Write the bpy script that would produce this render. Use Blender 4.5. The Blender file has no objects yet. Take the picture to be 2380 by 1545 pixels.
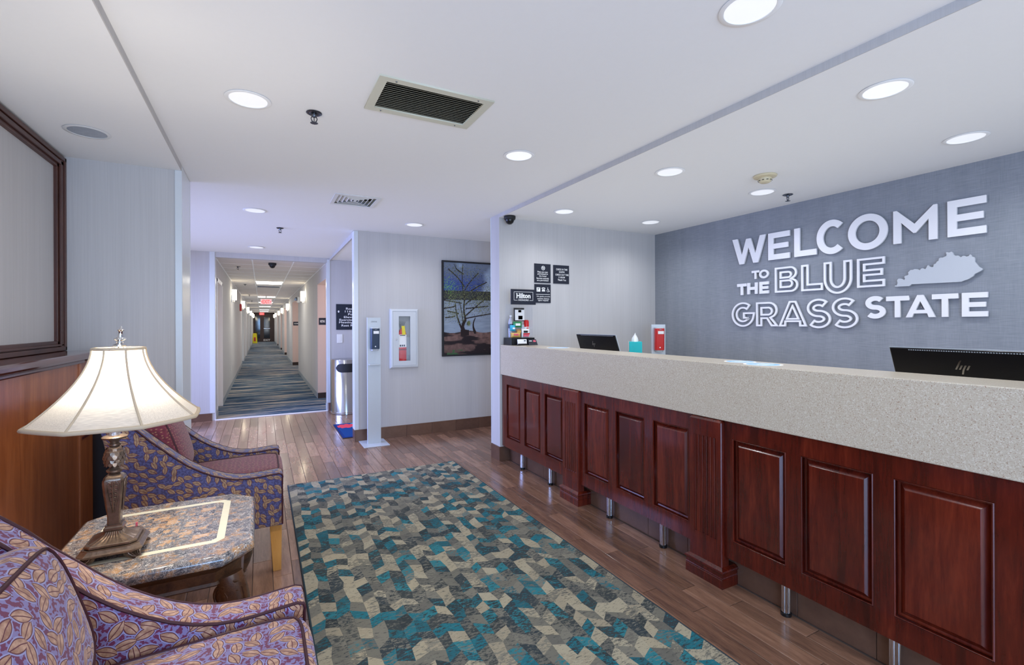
import bpy, bmesh, math, random
import numpy as np
from mathutils import Vector, Matrix

random.seed(7)
S = bpy.context.scene
COL = S.collection
PI = math.pi
sin, cos = math.sin, math.cos

# ------------------------------------------------------------------ camera
FPX, YAW, ROLL, CY, CX, CAMH = 1101.1, 0.48626, 0.0041683, 751.85, 1190.0, 1.3
fwd = Vector((sin(YAW), cos(YAW), 0)); rgt = Vector((cos(YAW), -sin(YAW), 0)); dwn = Vector((0, 0, -1))
RX = rgt * cos(ROLL) + dwn * sin(ROLL)
DX = -rgt * sin(ROLL) + dwn * cos(ROLL)
EYE = Vector((0, 0, CAMH))
cam = bpy.data.cameras.new('camera')
cam.sensor_fit = 'HORIZONTAL'; cam.sensor_width = 36.0
cam.lens = 36.0 * FPX / 2380.0
cam.shift_y = -(1545 / 2 - CY) / 2380.0
cam.clip_start = 0.05; cam.clip_end = 200
camo = bpy.data.objects.new('camera', cam); COL.objects.link(camo)
mw = Matrix.Identity(4)
for i in range(3):
    mw[i][0], mw[i][1], mw[i][2], mw[i][3] = RX[i], -DX[i], -fwd[i], EYE[i]
camo.matrix_world = mw
S.camera = camo

def at(x, y, **k):
    """point of the real plane X=.., Y=.. or Z=.. seen at pixel x, y of the 2380x1545 photograph"""
    a, v = list(k.items())[0]
    i = 'XYZ'.index(a)
    r = fwd + RX * ((x - CX) / FPX) + DX * ((y - CY) / FPX)
    return EYE + r * ((v - EYE[i]) / r[i])

def seen(P, m=30):
    v = Vector(P) - EYE; d = v.dot(fwd)
    if d < 0.05: return False
    x = CX + FPX * v.dot(RX) / d; y = CY + FPX * v.dot(DX) / d
    return -m < x < 2380 + m and -m < y < 1545 + m

# ------------------------------------------------------------------ world and light
S.view_settings.view_transform = 'Standard'
S.view_settings.look = 'None'
S.view_settings.exposure = 0.0
S.view_settings.gamma = 1.0
S.view_settings.use_curve_mapping = False
S.cycles.use_denoising = True
S.cycles.max_bounces = 6
S.cycles.diffuse_bounces = 4
S.cycles.glossy_bounces = 3
S.cycles.transmission_bounces = 4
S.cycles.use_adaptive_sampling = True
S.cycles.adaptive_threshold = 0.05
S.cycles.transparent_max_bounces = 8
S.cycles.sample_clamp_indirect = 6.0
S.cycles.use_fast_gi = True; S.cycles.fast_gi_method = 'ADD'; S.cycles.ao_bounces = 1; S.cycles.ao_bounces_render = 1
S.cycles.caustics_reflective = False
S.cycles.caustics_refractive = False
W = bpy.data.worlds.new('World'); S.world = W; W.use_nodes = True
W.light_settings.ao_factor = 0.27; W.light_settings.distance = 1.1
bgn = W.node_tree.nodes['Background']
bgn.inputs[0].default_value = (0.80, 0.88, 1.0, 1); bgn.inputs[1].default_value = 0.85   # daylight of the open lobby behind the camera

D20 = 0.22
def area(name, loc, rot, sx, sy, power, col=(1, 1, 1), spread=PI):
    l = bpy.data.lights.new(name, 'AREA'); l.shape = 'RECTANGLE'; l.size = sx; l.size_y = sy
    l.energy = power; l.color = col; l.spread = spread
    o = bpy.data.objects.new(name, l); COL.objects.link(o)
    o.location = loc; o.rotation_euler = rot
    return o
# daylight from the unseen entrance left of the hall, and added fill behind the camera for unseen lobby windows
area('daylight_entrance', (-2.45, 5.7, 1.35), (0, -PI/2 + 0.45, 0), 1.9, 2.8, 170, (0.34, 0.44, 1.0), 2.1)
area('added_lobby_fill', (-1.0, -2.6, 1.2), (D20 + PI/2, 0, -0.15), 2.2, 2.0, 190, (0.30, 0.56, 1.0))
area('added_lobby_fill', (1.6, -2.6, 1.2), (D20 + PI/2, 0, 0.05), 2.2, 2.0, 45, (0.86, 0.93, 1.0))
CAN_W, CAN_W2 = 17, 17

# ------------------------------------------------------------------ material helpers
def nd(nt, typ, ins=None, **props):
    n = nt.nodes.new(typ)
    for k, v in props.items(): setattr(n, k, v)
    for k, v in (ins or {}).items():
        s = n.inputs[k]
        if isinstance(v, bpy.types.NodeSocket): nt.links.new(v, s)
        elif isinstance(v, bpy.types.Node): nt.links.new(v.outputs[0], s)
        else:
            if hasattr(s.default_value, '__len__') and len(s.default_value) == 4 and len(v) == 3: v = (*v, 1)
            s.default_value = v
    return n

MATS = {}
def new(name):
    m = bpy.data.materials.new(name); m.use_nodes = True
    nt = m.node_tree; b = nt.nodes['Principled BSDF']
    MATS[name] = m
    return m, nt, b

def plain(name, col, rough=0.5, metal=0.0, spec=0.5, coat=0.0, emis=None, estr=0.0, var=0.06, vscale=40.0, bump=0.0):
    m, nt, b = new(name)
    b.inputs['Roughness'].default_value = rough; b.inputs['Metallic'].default_value = metal
    b.inputs['Specular IOR Level'].default_value = spec; b.inputs['Coat Weight'].default_value = coat
    tc = nd(nt, 'ShaderNodeTexCoord')
    no = nd(nt, 'ShaderNodeTexNoise', {'Vector': tc.outputs['Object'], 'Scale': vscale, 'Detail': 3.0})
    a = tuple(c * (1 - var) for c in col); c2 = tuple(min(1, c * (1 + var)) for c in col)
    mx = nd(nt, 'ShaderNodeMix', {0: no.outputs[0], 6: a, 7: c2}, data_type='RGBA')
    nt.links.new(mx.outputs[2], b.inputs['Base Color'])
    if bump:
        bp = nd(nt, 'ShaderNodeBump', {'Height': no.outputs[0], 'Strength': bump, 'Distance': 0.01})
        nt.links.new(bp.outputs[0], b.inputs['Normal'])
    if emis:
        b.inputs['Emission Color'].default_value = (*emis, 1); b.inputs['Emission Strength'].default_value = estr
    return m

def mapped(nt, scale, coord='Object', off=None):
    tc = nd(nt, 'ShaderNodeTexCoord')
    v = tc.outputs[coord]
    if off is not None:
        v = nd(nt, 'ShaderNodeVectorMath', {0: v, 1: off}, operation='ADD').outputs[0]
    return nd(nt, 'ShaderNodeMapping', {'Vector': v, 'Scale': scale}).outputs[0]

def ramp(nt, fac, stops, interp='LINEAR'):
    r = nd(nt, 'ShaderNodeValToRGB', {'Fac': fac})
    cr = r.color_ramp; cr.interpolation = interp
    while len(cr.elements) < len(stops): cr.elements.new(0.5)
    for e, (p, c) in zip(cr.elements, stops):
        e.position = p; e.color = (*c, 1)
    return r.outputs[0]

def math_(nt, op, a, b=0.0, c=None, clamp=False):
    n = nd(nt, 'ShaderNodeMath', {0: a, 1: b}, operation=op, use_clamp=clamp)
    if c is not None: n.inputs[2].default_value = c
    return n.outputs[0]

def mixc(nt, fac, a, b, blend='MIX'):
    return nd(nt, 'ShaderNodeMix', {0: fac, 6: a, 7: b}, data_type='RGBA', blend_type=blend).outputs[2]

def wallpaper(name, c1, c2, scale, cross=False, rough=0.75):
    m, nt, b = new(name)
    n1 = nd(nt, 'ShaderNodeTexNoise', {'Vector': mapped(nt, scale), 'Scale': 1.0, 'Detail': 4.0, 'Roughness': 0.6}).outputs[0]
    n3 = nd(nt, 'ShaderNodeTexNoise', {'Vector': mapped(nt, (9, 9, 0.35)), 'Scale': 1.0, 'Detail': 3.0}).outputs[0]
    f = math_(nt, 'ADD', math_(nt, 'MULTIPLY', n1, 0.65), math_(nt, 'MULTIPLY', n3, 0.45))
    if cross:
        n2 = nd(nt, 'ShaderNodeTexNoise', {'Vector': mapped(nt, (14, 14, 420)), 'Scale': 1.0, 'Detail': 3.0}).outputs[0]
        f = math_(nt, 'ADD', math_(nt, 'MULTIPLY', f, 0.55), math_(nt, 'MULTIPLY', n2, 0.5))
    nt.links.new(ramp(nt, f, [(0.30, c1), (0.75, c2)]), b.inputs['Base Color'])
    bp = nd(nt, 'ShaderNodeBump', {'Height': f, 'Strength': 0.15, 'Distance': 0.004})
    nt.links.new(bp.outputs[0], b.inputs['Normal'])
    b.inputs['Roughness'].default_value = rough
    b.inputs['Specular IOR Level'].default_value = 0.3
    return m

def wood(name, stops, scale=(22, 22, 1.6), rough=0.35, coat=0.25, rnd=0.25, bump=0.05, spec=0.5):
    m, nt, b = new(name)
    oi = nd(nt, 'ShaderNodeObjectInfo')
    off = nd(nt, 'ShaderNodeVectorMath', {0: (17.0, 31.0, 47.0), 3: oi.outputs['Random']}, operation='SCALE').outputs[0]
    tc = nd(nt, 'ShaderNodeTexCoord')
    v = nd(nt, 'ShaderNodeVectorMath', {0: tc.outputs['Object'], 1: off}, operation='ADD').outputs[0]
    v1 = nd(nt, 'ShaderNodeMapping', {'Vector': v, 'Scale': scale}).outputs[0]
    v2 = nd(nt, 'ShaderNodeMapping', {'Vector': v, 'Scale': tuple(s * 5 for s in scale)}).outputs[0]
    n1 = nd(nt, 'ShaderNodeTexNoise', {'Vector': v1, 'Scale': 1.0, 'Detail': 6.0, 'Roughness': 0.6, 'Distortion': 0.6}).outputs[0]
    n2 = nd(nt, 'ShaderNodeTexNoise', {'Vector': v2, 'Scale': 1.0, 'Detail': 4.0, 'Roughness': 0.7}).outputs[0]
    f = math_(nt, 'ADD', math_(nt, 'MULTIPLY', n1, 0.7), math_(nt, 'MULTIPLY', n2, 0.3))
    r = math_(nt, 'MULTIPLY', math_(nt, 'SUBTRACT', oi.outputs['Random'], 0.5), rnd)
    f = math_(nt, 'ADD', f, r)
    nt.links.new(ramp(nt, f, stops), b.inputs['Base Color'])
    bp = nd(nt, 'ShaderNodeBump', {'Height': n2, 'Strength': bump, 'Distance': 0.003})
    nt.links.new(bp.outputs[0], b.inputs['Normal'])
    b.inputs['Roughness'].default_value = rough; b.inputs['Coat Weight'].default_value = coat
    b.inputs['Coat Roughness'].default_value = 0.10; b.inputs['Specular IOR Level'].default_value = spec
    return m

def leaf_fabric(name, g1, g2, leaf=(0.42, 0.27, 0.14), leaf2=(0.30, 0.17, 0.08), line=(0.10, 0.012, 0.02), cell=0.046, ang=2.2, a0=-0.4, edge=None):
    m, nt, b = new(name)
    uv = nd(nt, 'ShaderNodeUVMap').outputs[0]
    wob = nd(nt, 'ShaderNodeTexNoise', {'Vector': uv, 'Scale': 30.0, 'Detail': 1.0})
    w = nd(nt, 'ShaderNodeVectorMath', {0: wob.outputs['Color'], 1: (0.5, 0.5, 0.5)}, operation='SUBTRACT').outputs[0]
    w = nd(nt, 'ShaderNodeVectorMath', {0: w, 3: 0.006}, operation='SCALE').outputs[0]
    uvw = nd(nt, 'ShaderNodeVectorMath', {0: uv, 1: w}, operation='ADD').outputs[0]
    def layer(off, ce):
        p = nd(nt, 'ShaderNodeVectorMath', {0: uvw, 1: off}, operation='ADD').outputs[0]
        vo = nd(nt, 'ShaderNodeTexVoronoi', {'Vector': p, 'Scale': 1.0 / ce, 'Randomness': 0.75}, voronoi_dimensions='2D')
        d = nd(nt, 'ShaderNodeVectorMath', {0: p, 1: vo.outputs['Position']}, operation='SUBTRACT').outputs[0]
        sc = nd(nt, 'ShaderNodeSeparateColor', {0: vo.outputs['Color']})
        an = math_(nt, 'ADD', math_(nt, 'MULTIPLY', sc.outputs[0], ang), a0)
        rt = nd(nt, 'ShaderNodeVectorRotate', {'Vector': d, 'Angle': an}, rotation_type='Z_AXIS').outputs[0]
        sp = nd(nt, 'ShaderNodeSeparateXYZ', {0: rt})
        x = math_(nt, 'DIVIDE', sp.outputs[0], 0.60 * ce)
        y = math_(nt, 'DIVIDE', sp.outputs[1], 0.27 * ce)
        x2 = math_(nt, 'MULTIPLY', x, x)
        s = math_(nt, 'SUBTRACT', math_(nt, 'SUBTRACT', 1.0, x2), math_(nt, 'ABSOLUTE', y))
        vein = math_(nt, 'LESS_THAN', math_(nt, 'ABSOLUTE', math_(nt, 'ADD', y, math_(nt, 'MULTIPLY', x2, 0.25))), 0.09)
        stem = math_(nt, 'MULTIPLY', math_(nt, 'LESS_THAN', math_(nt, 'ABSOLUTE', math_(nt, 'ADD', y, math_(nt, 'MULTIPLY', x2, 0.25))), 0.10), math_(nt, 'GREATER_THAN', x, 0.5))
        return s, vein, stem, sc.outputs[1]
    s, vein, stem, rv = layer((0, 0, 0), cell)
    n = nd(nt, 'ShaderNodeTexNoise', {'Vector': uv, 'Scale': 95.0, 'Detail': 1.5}).outputs[0]
    ground = mixc(nt, math_(nt, 'GREATER_THAN', n, 0.5), g1, g2)
    lt = nd(nt, 'ShaderNodeTexNoise', {'Vector': uv, 'Scale': 70.0, 'Detail': 4.0}).outputs[0]
    lc = mixc(nt, ramp(nt, lt, [(0.35, (0, 0, 0)), (0.62, (1, 1, 1))]), leaf2, leaf)
    c = ground
    if edge: c = mixc(nt, math_(nt, 'GREATER_THAN', s, -0.42), c, edge)
    c = mixc(nt, stem, c, line)
    c = mixc(nt, math_(nt, 'GREATER_THAN', s, -0.17), c, line)
    c = mixc(nt, math_(nt, 'GREATER_THAN', s, 0.03), c, lc)
    c = mixc(nt, math_(nt, 'MULTIPLY', vein, math_(nt, 'GREATER_THAN', s, 0.0)), c, line)
    nt.links.new(c, b.inputs['Base Color'])
    wv = nd(nt, 'ShaderNodeTexNoise', {'Vector': uv, 'Scale': 900.0, 'Detail': 2.0}).outputs[0]
    bp = nd(nt, 'ShaderNodeBump', {'Height': wv, 'Strength': 0.25, 'Distance': 0.001})
    nt.links.new(bp.outputs[0], b.inputs['Normal'])
    b.inputs['Roughness'].default_value = 0.7; b.inputs['Specular IOR Level'].default_value = 0.35
    b.inputs['Sheen Weight'].default_value = 0.2
    return m

def dot_fabric(name):
    m, nt, b = new(name)
    uv = nd(nt, 'ShaderNodeUVMap').outputs[0]
    p = nd(nt, 'ShaderNodeMapping', {'Vector': uv, 'Scale': (45, 70, 1)}).outputs[0]
    vo = nd(nt, 'ShaderNodeTexVoronoi', {'Vector': p, 'Scale': 1.0, 'Randomness': 0.6}, voronoi_dimensions='2D')
    n = nd(nt, 'ShaderNodeTexNoise', {'Vector': uv, 'Scale': 60.0, 'Detail': 3.0}).outputs[0]
    g = ramp(nt, n, [(0.35, (0.090, 0.007, 0.018)), (0.65, (0.17, 0.018, 0.042))])
    c = mixc(nt, math_(nt, 'LESS_THAN', vo.outputs['Distance'], 0.19), g, (0.26, 0.12, 0.07))
    nt.links.new(c, b.inputs['Base Color'])
    b.inputs['Roughness'].default_value = 0.75; b.inputs['Sheen Weight'].default_value = 0.2
    return m

def speckle(name, base, dark, light, scale=260, rough=0.3):
    m, nt, b = new(name)
    v = mapped(nt, (1, 1, 1))
    n1 = nd(nt, 'ShaderNodeTexNoise', {'Vector': v, 'Scale': scale, 'Detail': 3.0, 'Roughness': 0.7}).outputs[0]
    n2 = nd(nt, 'ShaderNodeTexNoise', {'Vector': v, 'Scale': scale * 0.8, 'Detail': 2.0}).outputs[1]
    n3 = nd(nt, 'ShaderNodeTexNoise', {'Vector': v, 'Scale': 5.0, 'Detail': 2.0}).outputs[0]
    sp = nd(nt, 'ShaderNodeSeparateColor', {0: n2})
    c = mixc(nt, math_(nt, 'MULTIPLY', n3, 0.4), base, tuple(x * 0.85 for x in base))
    c = mixc(nt, ramp(nt, sp.outputs[0], [(0.55, (0, 0, 0)), (0.60, (1, 1, 1))]), c, light)
    c = mixc(nt, ramp(nt, n1, [(0.585, (0, 0, 0)), (0.63, (1, 1, 1))]), c, dark)
    nt.links.new(c, b.inputs['Base Color']); b.inputs['Roughness'].default_value = rough
    return m

def marble(name, mul=1.0, tan=0.62):
    m, nt, b = new(name)
    oi = nd(nt, 'ShaderNodeObjectInfo')
    off = nd(nt, 'ShaderNodeVectorMath', {0: (7.0, 13.0, 5.0), 3: oi.outputs['Random']}, operation='SCALE').outputs[0]
    v = mapped(nt, (1, 1, 1), off=off)
    w = nd(nt, 'ShaderNodeTexNoise', {'Vector': v, 'Scale': 14.0, 'Detail': 5.0})
    wv = nd(nt, 'ShaderNodeVectorMath', {0: w.outputs['Color'], 3: 0.06}, operation='SCALE').outputs[0]
    p = nd(nt, 'ShaderNodeVectorMath', {0: v, 1: wv}, operation='ADD').outputs[0]
    n1 = nd(nt, 'ShaderNodeTexNoise', {'Vector': p, 'Scale': 26.0, 'Detail': 8.0, 'Roughness': 0.65}).outputs[0]
    g = ramp(nt, n1, [(0.36, (0.035 * mul, 0.038 * mul, 0.05 * mul)), (0.5, (0.15 * mul, 0.14 * mul, 0.145 * mul)), (tan, (0.38 * mul, 0.20 * mul, 0.08 * mul)), (0.8, (0.55 * mul, 0.42 * mul, 0.3 * mul))])
    for sc, wd, cc in ((34.0, .010, (0.60, 0.56, 0.52)), (75.0, .014, (0.50, 0.46, 0.44))):
        n2 = nd(nt, 'ShaderNodeTexNoise', {'Vector': p, 'Scale': sc, 'Detail': 3.0, 'Distortion': 1.2}).outputs[0]
        e = math_(nt, 'ABSOLUTE', math_(nt, 'SUBTRACT', n2, 0.5))
        g = mixc(nt, ramp(nt, e, [(wd * .4, (1, 1, 1)), (wd * 1.3, (0, 0, 0))]), g, cc)
    nt.links.new(g, b.inputs['Base Color']); b.inputs['Roughness'].default_value = 0.12
    b.inputs['Coat Weight'].default_value = 0.3
    return m

def colour_attr(name, rough=0.5, attr='Col', spec=0.3, fuzz=None):
    m, nt, b = new(name)
    a = nd(nt, 'ShaderNodeAttribute', attribute_name=attr)
    nt.links.new(a.outputs['Color'], b.inputs['Base Color'])
    b.inputs['Roughness'].default_value = rough; b.inputs['Specular IOR Level'].default_value = spec
    return m

# ------------------------------------------------------------------ materials
WALL = wallpaper('grey_wallpaper', (0.455, 0.445, 0.45), (0.535, 0.525, 0.53), (160, 160, 1.6))
BLUEWALL = wallpaper('blue_grey_linen_wallpaper', (0.165, 0.182, 0.212), (0.295, 0.315, 0.36), (330, 330, 9), cross=True)
PINK = plain('alcove_paint', (0.66, 0.52, 0.47), 0.8, var=0.02)
CEIL = plain('ceiling_paint', (0.80, 0.81, 0.825), 0.9, var=0.01, spec=0.1)
TILEC = plain('ceiling_tile_white', (0.62, 0.58, 0.56), 0.9, var=0.04, vscale=300)
GRID = plain('grid_metal', (0.85, 0.87, 0.90), 0.4)
TRIMM = plain('satin_corner_trim', (0.62, 0.66, 0.70), 0.25, spec=0.6, var=0.02)
CHERRY = wood('cherry_wood', [(0.28, (0.024, 0.0026, 0.0016)), (0.5, (0.078, 0.0080, 0.0036)), (0.74, (0.165, 0.023, 0.009))], (30, 20, 2.2), rough=0.25, coat=0.45, rnd=0.14)
PONY = wood('warm_wood_panel', [(0.30, (0.20, 0.050, 0.014)), (0.5, (0.32, 0.092, 0.026)), (0.72, (0.45, 0.16, 0.050))], (14, 14, 1.3), rough=0.35, coat=0.2, rnd=0.1)
LEDGE = wood('ledge_wood', [(0.30, (0.05, 0.012, 0.008)), (0.72, (0.13, 0.03, 0.018))], (14, 1.5, 14), rough=0.12, coat=0.6, rnd=0.1)
FRAMEW = wood('frame_wood', [(0.30, (0.035, 0.012, 0.009)), (0.72, (0.11, 0.035, 0.02))], (30, 3, 3), rough=0.4, coat=0.1)
DARKP = wood('black_panel', [(0.3, (0.004, 0.002, 0.002)), (0.7, (0.012, 0.005, 0.004))], rough=0.6, coat=0.0)
PLANK = wood('plank_tile', [(0.22, (0.075, 0.041, 0.030)), (0.42, (0.165, 0.086, 0.055)), (0.6, (0.26, 0.138, 0.088)), (0.8, (0.36, 0.21, 0.14))], (26, 3.2, 10), rough=0.24, coat=0.3, rnd=0.30, bump=0.12)
GROUT = plain('floor_grout', (0.13, 0.095, 0.08), 0.8)
BASET = wood('brown_base_tile', [(0.3, (0.085, 0.042, 0.028)), (0.7, (0.16, 0.085, 0.055))], (5, 5, 5), rough=0.3, coat=0.1, rnd=0.25)
DBASE = plain('dark_rubber_base', (0.035, 0.022, 0.018), 0.5)
GREYB = plain('grey_vinyl_base', (0.30, 0.33, 0.36), 0.5)
GRAN = speckle('beige_speckled_stone', (0.49, 0.435, 0.345), (0.26, 0.155, 0.10), (0.57, 0.53, 0.445), 300, 0.28)
MARB = marble('brown_black_marble')
MARB2 = marble('tan_marble', 1.25, 0.52)
CREAM = plain('cream_inlay_stone', (0.72, 0.68, 0.52), 0.15, var=0.05)
TWOOD = wood('carved_dark_wood', [(0.3, (0.022, 0.009, 0.005)), (0.7, (0.13, 0.055, 0.022))], (30, 30, 30), rough=0.3, coat=0.3, bump=0.3)
LEGW = wood('honey_leg_wood', [(0.3, (0.42, 0.20, 0.045)), (0.7, (0.58, 0.30, 0.085))], (20, 20, 3), rough=0.35, coat=0.2, rnd=0.05)
BRONZE = plain('antique_bronze', (0.24, 0.17, 0.125), 0.26, metal=0.75, var=0.6, vscale=60, bump=0.1)
CRYST = plain('clear_glass_neck', (0.55, 0.55, 0.58), 0.1, metal=0.6, var=0.7, vscale=160, bump=0.5)
STEEL = plain('brushed_steel', (0.62, 0.62, 0.62), 0.16, metal=1.0, var=0.05)
CHROME = plain('chrome', (0.80, 0.80, 0.80), 0.08, metal=1.0, var=0.02)
SILV = plain('silver_powder_coat', (0.52, 0.56, 0.60), 0.4, metal=0.25, var=0.02)
FECAB = plain('cabinet_white_metal', (0.58, 0.61, 0.65), 0.25, var=0.02)
WHITE = plain('white_letter_acrylic', (0.78, 0.78, 0.82), 0.35, var=0.01)
STATEG = plain('grey_state_acrylic', (0.48, 0.51, 0.56), 0.4, var=0.01)
PRINTW = plain('white_print', (0.85, 0.85, 0.85), 0.6, var=0.01)
WPLAS = plain('white_plastic', (0.78, 0.78, 0.77), 0.4, var=0.01)
NAVY = plain('navy_sign_acrylic', (0.012, 0.015, 0.028), 0.4, var=0.05)
NAVY2 = plain('navy_dispenser_plastic', (0.012, 0.03, 0.07), 0.3, var=0.05)
BLACK = plain('black_plastic', (0.006, 0.006, 0.007), 0.3, var=0.1)
MBLACK = plain('matte_black', (0.012, 0.012, 0.013), 0.6, var=0.1)
RED = plain('red_paint', (0.55, 0.012, 0.012), 0.3, var=0.05)
YEL = plain('yellow_plastic', (0.80, 0.68, 0.02), 0.5, var=0.03)
TEAL = plain('teal_card', (0.01, 0.48, 0.52), 0.5, var=0.06)
LBLUE = plain('light_blue_decal', (0.25, 0.52, 0.82), 0.3, var=0.15, vscale=60)
GREENP = plain('green_foil', (0.02, 0.22, 0.07), 0.3, var=0.3, vscale=80)
CYANP = plain('cyan_foil', (0.02, 0.40, 0.62), 0.3, var=0.5, vscale=80)
GOLDP = plain('orange_foil', (0.62, 0.38, 0.10), 0.35, var=0.35, vscale=60)
BROWNP = plain('brown_foil', (0.30, 0.14, 0.05), 0.4, var=0.4, vscale=80)
PINKP = plain('pink_print', (0.72, 0.12, 0.18), 0.4, var=0.3, vscale=120)
VENTM = plain('cream_grille_enamel', (0.60, 0.60, 0.50), 0.4, var=0.02)
VENTW = plain('white_grille_enamel', (0.70, 0.71, 0.72), 0.4, var=0.02)
DUCT = plain('duct_dark', (0.012, 0.010, 0.006), 0.8)
BEIGE = plain('beige_plastic', (0.60, 0.53, 0.36), 0.4, var=0.02)
GUN = plain('sprinkler_metal', (0.14, 0.15, 0.17), 0.25, metal=0.9, var=0.3)
PIPING = plain('dark_piping', (0.045, 0.008, 0.014), 0.6, var=0.3, vscale=300)
LAMPON = plain('lamp_lens', (0.9, 0.9, 0.9), 0.4, emis=(1.0, 0.98, 0.96), estr=14.0, var=0.0)
REFL = plain('glowing_reflector_cone', (0.85, 0.87, 0.92), 0.25, metal=0.3, emis=(0.95, 0.97, 1.0), estr=0.55, var=0.02)  # own glow put into the cone in place of reflected bulb light
REFLOFF = plain('reflector_cone_unlit', (0.55, 0.55, 0.56), 0.08, metal=1.0, var=0.2, vscale=30)
TROFF = plain('ceiling_panel_lens', (0.9, 0.9, 0.9), 0.4, emis=(1.0, 0.97, 0.88), estr=13.0, var=0.0)
SCON = plain('sconce_glass', (0.9, 0.88, 0.8), 0.4, emis=(1.0, 0.88, 0.62), estr=11.0, var=0.0)
EXITR = plain('exit_red', (0.8, 0.05, 0.05), 0.4, emis=(1.0, 0.10, 0.10), estr=1.6, var=0.0)
EXITF = plain('exit_face', (0.8, 0.55, 0.58), 0.4, emis=(1.0, 0.62, 0.66), estr=0.5, var=0.0)
DGLASS = plain('night_glass', (0.01, 0.014, 0.025), 0.05, spec=0.8, var=0.3, vscale=8)
ENDFR = plain('dark_bronze_door', (0.055, 0.035, 0.035), 0.4, var=0.1)
PAINT = colour_attr('painted_print', 0.35)
MATM = colour_attr('mat_print', 0.9, spec=0.1)

def glass(name, col=(1, 1, 1), rough=0.0, alpha=0.18):
    m = bpy.data.materials.new(name); m.use_nodes = True; nt = m.node_tree
    for n in list(nt.nodes): nt.nodes.remove(n)
    t = nd(nt, 'ShaderNodeBsdfTransparent', {0: col})
    g = nd(nt, 'ShaderNodeBsdfGlossy', {0: (1, 1, 1), 'Roughness': rough})
    mx = nd(nt, 'ShaderNodeMixShader', {0: 0.02 + alpha * 0.15, 1: t.outputs[0], 2: g.outputs[0]})
    o = nd(nt, 'ShaderNodeOutputMaterial', {0: mx.outputs[0]})
    return m
GLASS = glass('clear_pane'); ACRYL = glass('clear_acrylic', (0.97, 0.98, 1.0), 0.05, 0.1)

def shade_mat(name, col, tr=0.55):
    m = bpy.data.materials.new(name); m.use_nodes = True; nt = m.node_tree
    for n in list(nt.nodes): nt.nodes.remove(n)
    v = mapped(nt, (1, 1, 1))
    w1 = nd(nt, 'ShaderNodeTexNoise', {'Vector': nd(nt, 'ShaderNodeMapping', {'Vector': v, 'Rotation': (0, 0.7, 0.6), 'Scale': (40, 600, 600)}).outputs[0], 'Scale': 1.0}).outputs[0]
    w2 = nd(nt, 'ShaderNodeTexNoise', {'Vector': nd(nt, 'ShaderNodeMapping', {'Vector': v, 'Rotation': (0, -0.7, 0.6), 'Scale': (40, 600, 600)}).outputs[0], 'Scale': 1.0}).outputs[0]
    f = math_(nt, 'MULTIPLY', w1, w2)
    c = mixc(nt, ramp(nt, f, [(0.15, (0, 0, 0)), (0.35, (1, 1, 1))]), tuple(x * 0.8 for x in col), col)
    a = nd(nt, 'ShaderNodeBsdfDiffuse', {0: c}); t = nd(nt, 'ShaderNodeBsdfTranslucent', {0: c})
    mx = nd(nt, 'ShaderNodeMixShader', {0: tr, 1: a.outputs[0], 2: t.outputs[0]})
    nd(nt, 'ShaderNodeOutputMaterial', {0: mx.outputs[0]})
    return m
SHADE = shade_mat('linen_shade', (0.92, 0.88, 0.80), .6)
SHTRIM = plain('shade_trim', (0.50, 0.40, 0.28), 0.8, var=0.03)

# carpet of the corridor
CARPET, nt, b = new('corridor_carpet')
n1 = nd(nt, 'ShaderNodeTexNoise', {'Vector': mapped(nt, (0.9, 7, 1)), 'Scale': 1.0, 'Detail': 8.0, 'Roughness': 0.62}).outputs[0]
n2 = nd(nt, 'ShaderNodeTexNoise', {'Vector': mapped(nt, (3.0, 45, 1)), 'Scale': 1.0, 'Detail': 4.0, 'Roughness': 0.7}).outputs[0]
f = math_(nt, 'ADD', math_(nt, 'MULTIPLY', n1, 0.62), math_(nt, 'MULTIPLY', n2, 0.40))
nt.links.new(ramp(nt, f, [(0.42, (0.014, 0.028, 0.055)), (0.48, (0.04, 0.09, 0.17)), (0.515, (0.12, 0.17, 0.21)), (0.55, (0.30, 0.28, 0.26)), (0.62, (0.46, 0.40, 0.35))]), b.inputs['Base Color'])
b.inputs['Roughness'].default_value = 0.95; b.inputs['Specular IOR Level'].default_value = 0.1

# rug: printed on its tiles, worn by a fine noise
RUG, nt, b = new('rug_pile')
a1 = nd(nt, 'ShaderNodeAttribute', attribute_name='ca').outputs['Color']
a2 = nd(nt, 'ShaderNodeAttribute', attribute_name='cb').outputs['Color']
th = nd(nt, 'ShaderNodeAttribute', attribute_name='th').outputs['Fac']
n1 = nd(nt, 'ShaderNodeTexNoise', {'Vector': nd(nt, 'ShaderNodeMapping', {'Vector': mapped(nt, (1, 1, 1)), 'Rotation': (0, 0, 0.5), 'Scale': (34, 80, 1)}).outputs[0], 'Scale': 1.0, 'Detail': 7.0, 'Roughness': 0.78}).outputs[0]
n1 = math_(nt, 'ADD', math_(nt, 'MULTIPLY', math_(nt, 'SUBTRACT', n1, 0.5), 2.3), 0.5)
k = math_(nt, 'GREATER_THAN', math_(nt, 'ADD', n1, th), 1.0)
c = mixc(nt, k, a1, a2)
n5 = nd(nt, 'ShaderNodeTexNoise', {'Vector': nd(nt, 'ShaderNodeMapping', {'Vector': mapped(nt, (1, 1, 1)), 'Rotation': (0, 0, -0.25), 'Scale': (22, 95, 1)}).outputs[0], 'Scale': 1.0, 'Detail': 8.0, 'Roughness': 0.8}).outputs[0]
c = mixc(nt, math_(nt, 'MULTIPLY', math_(nt, 'GREATER_THAN', n5, 0.575), 0.85), c, (0.032, 0.042, 0.05))
c = mixc(nt, math_(nt, 'MULTIPLY', math_(nt, 'LESS_THAN', n5, 0.41), 0.6), c, (0.22, 0.21, 0.175))
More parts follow.
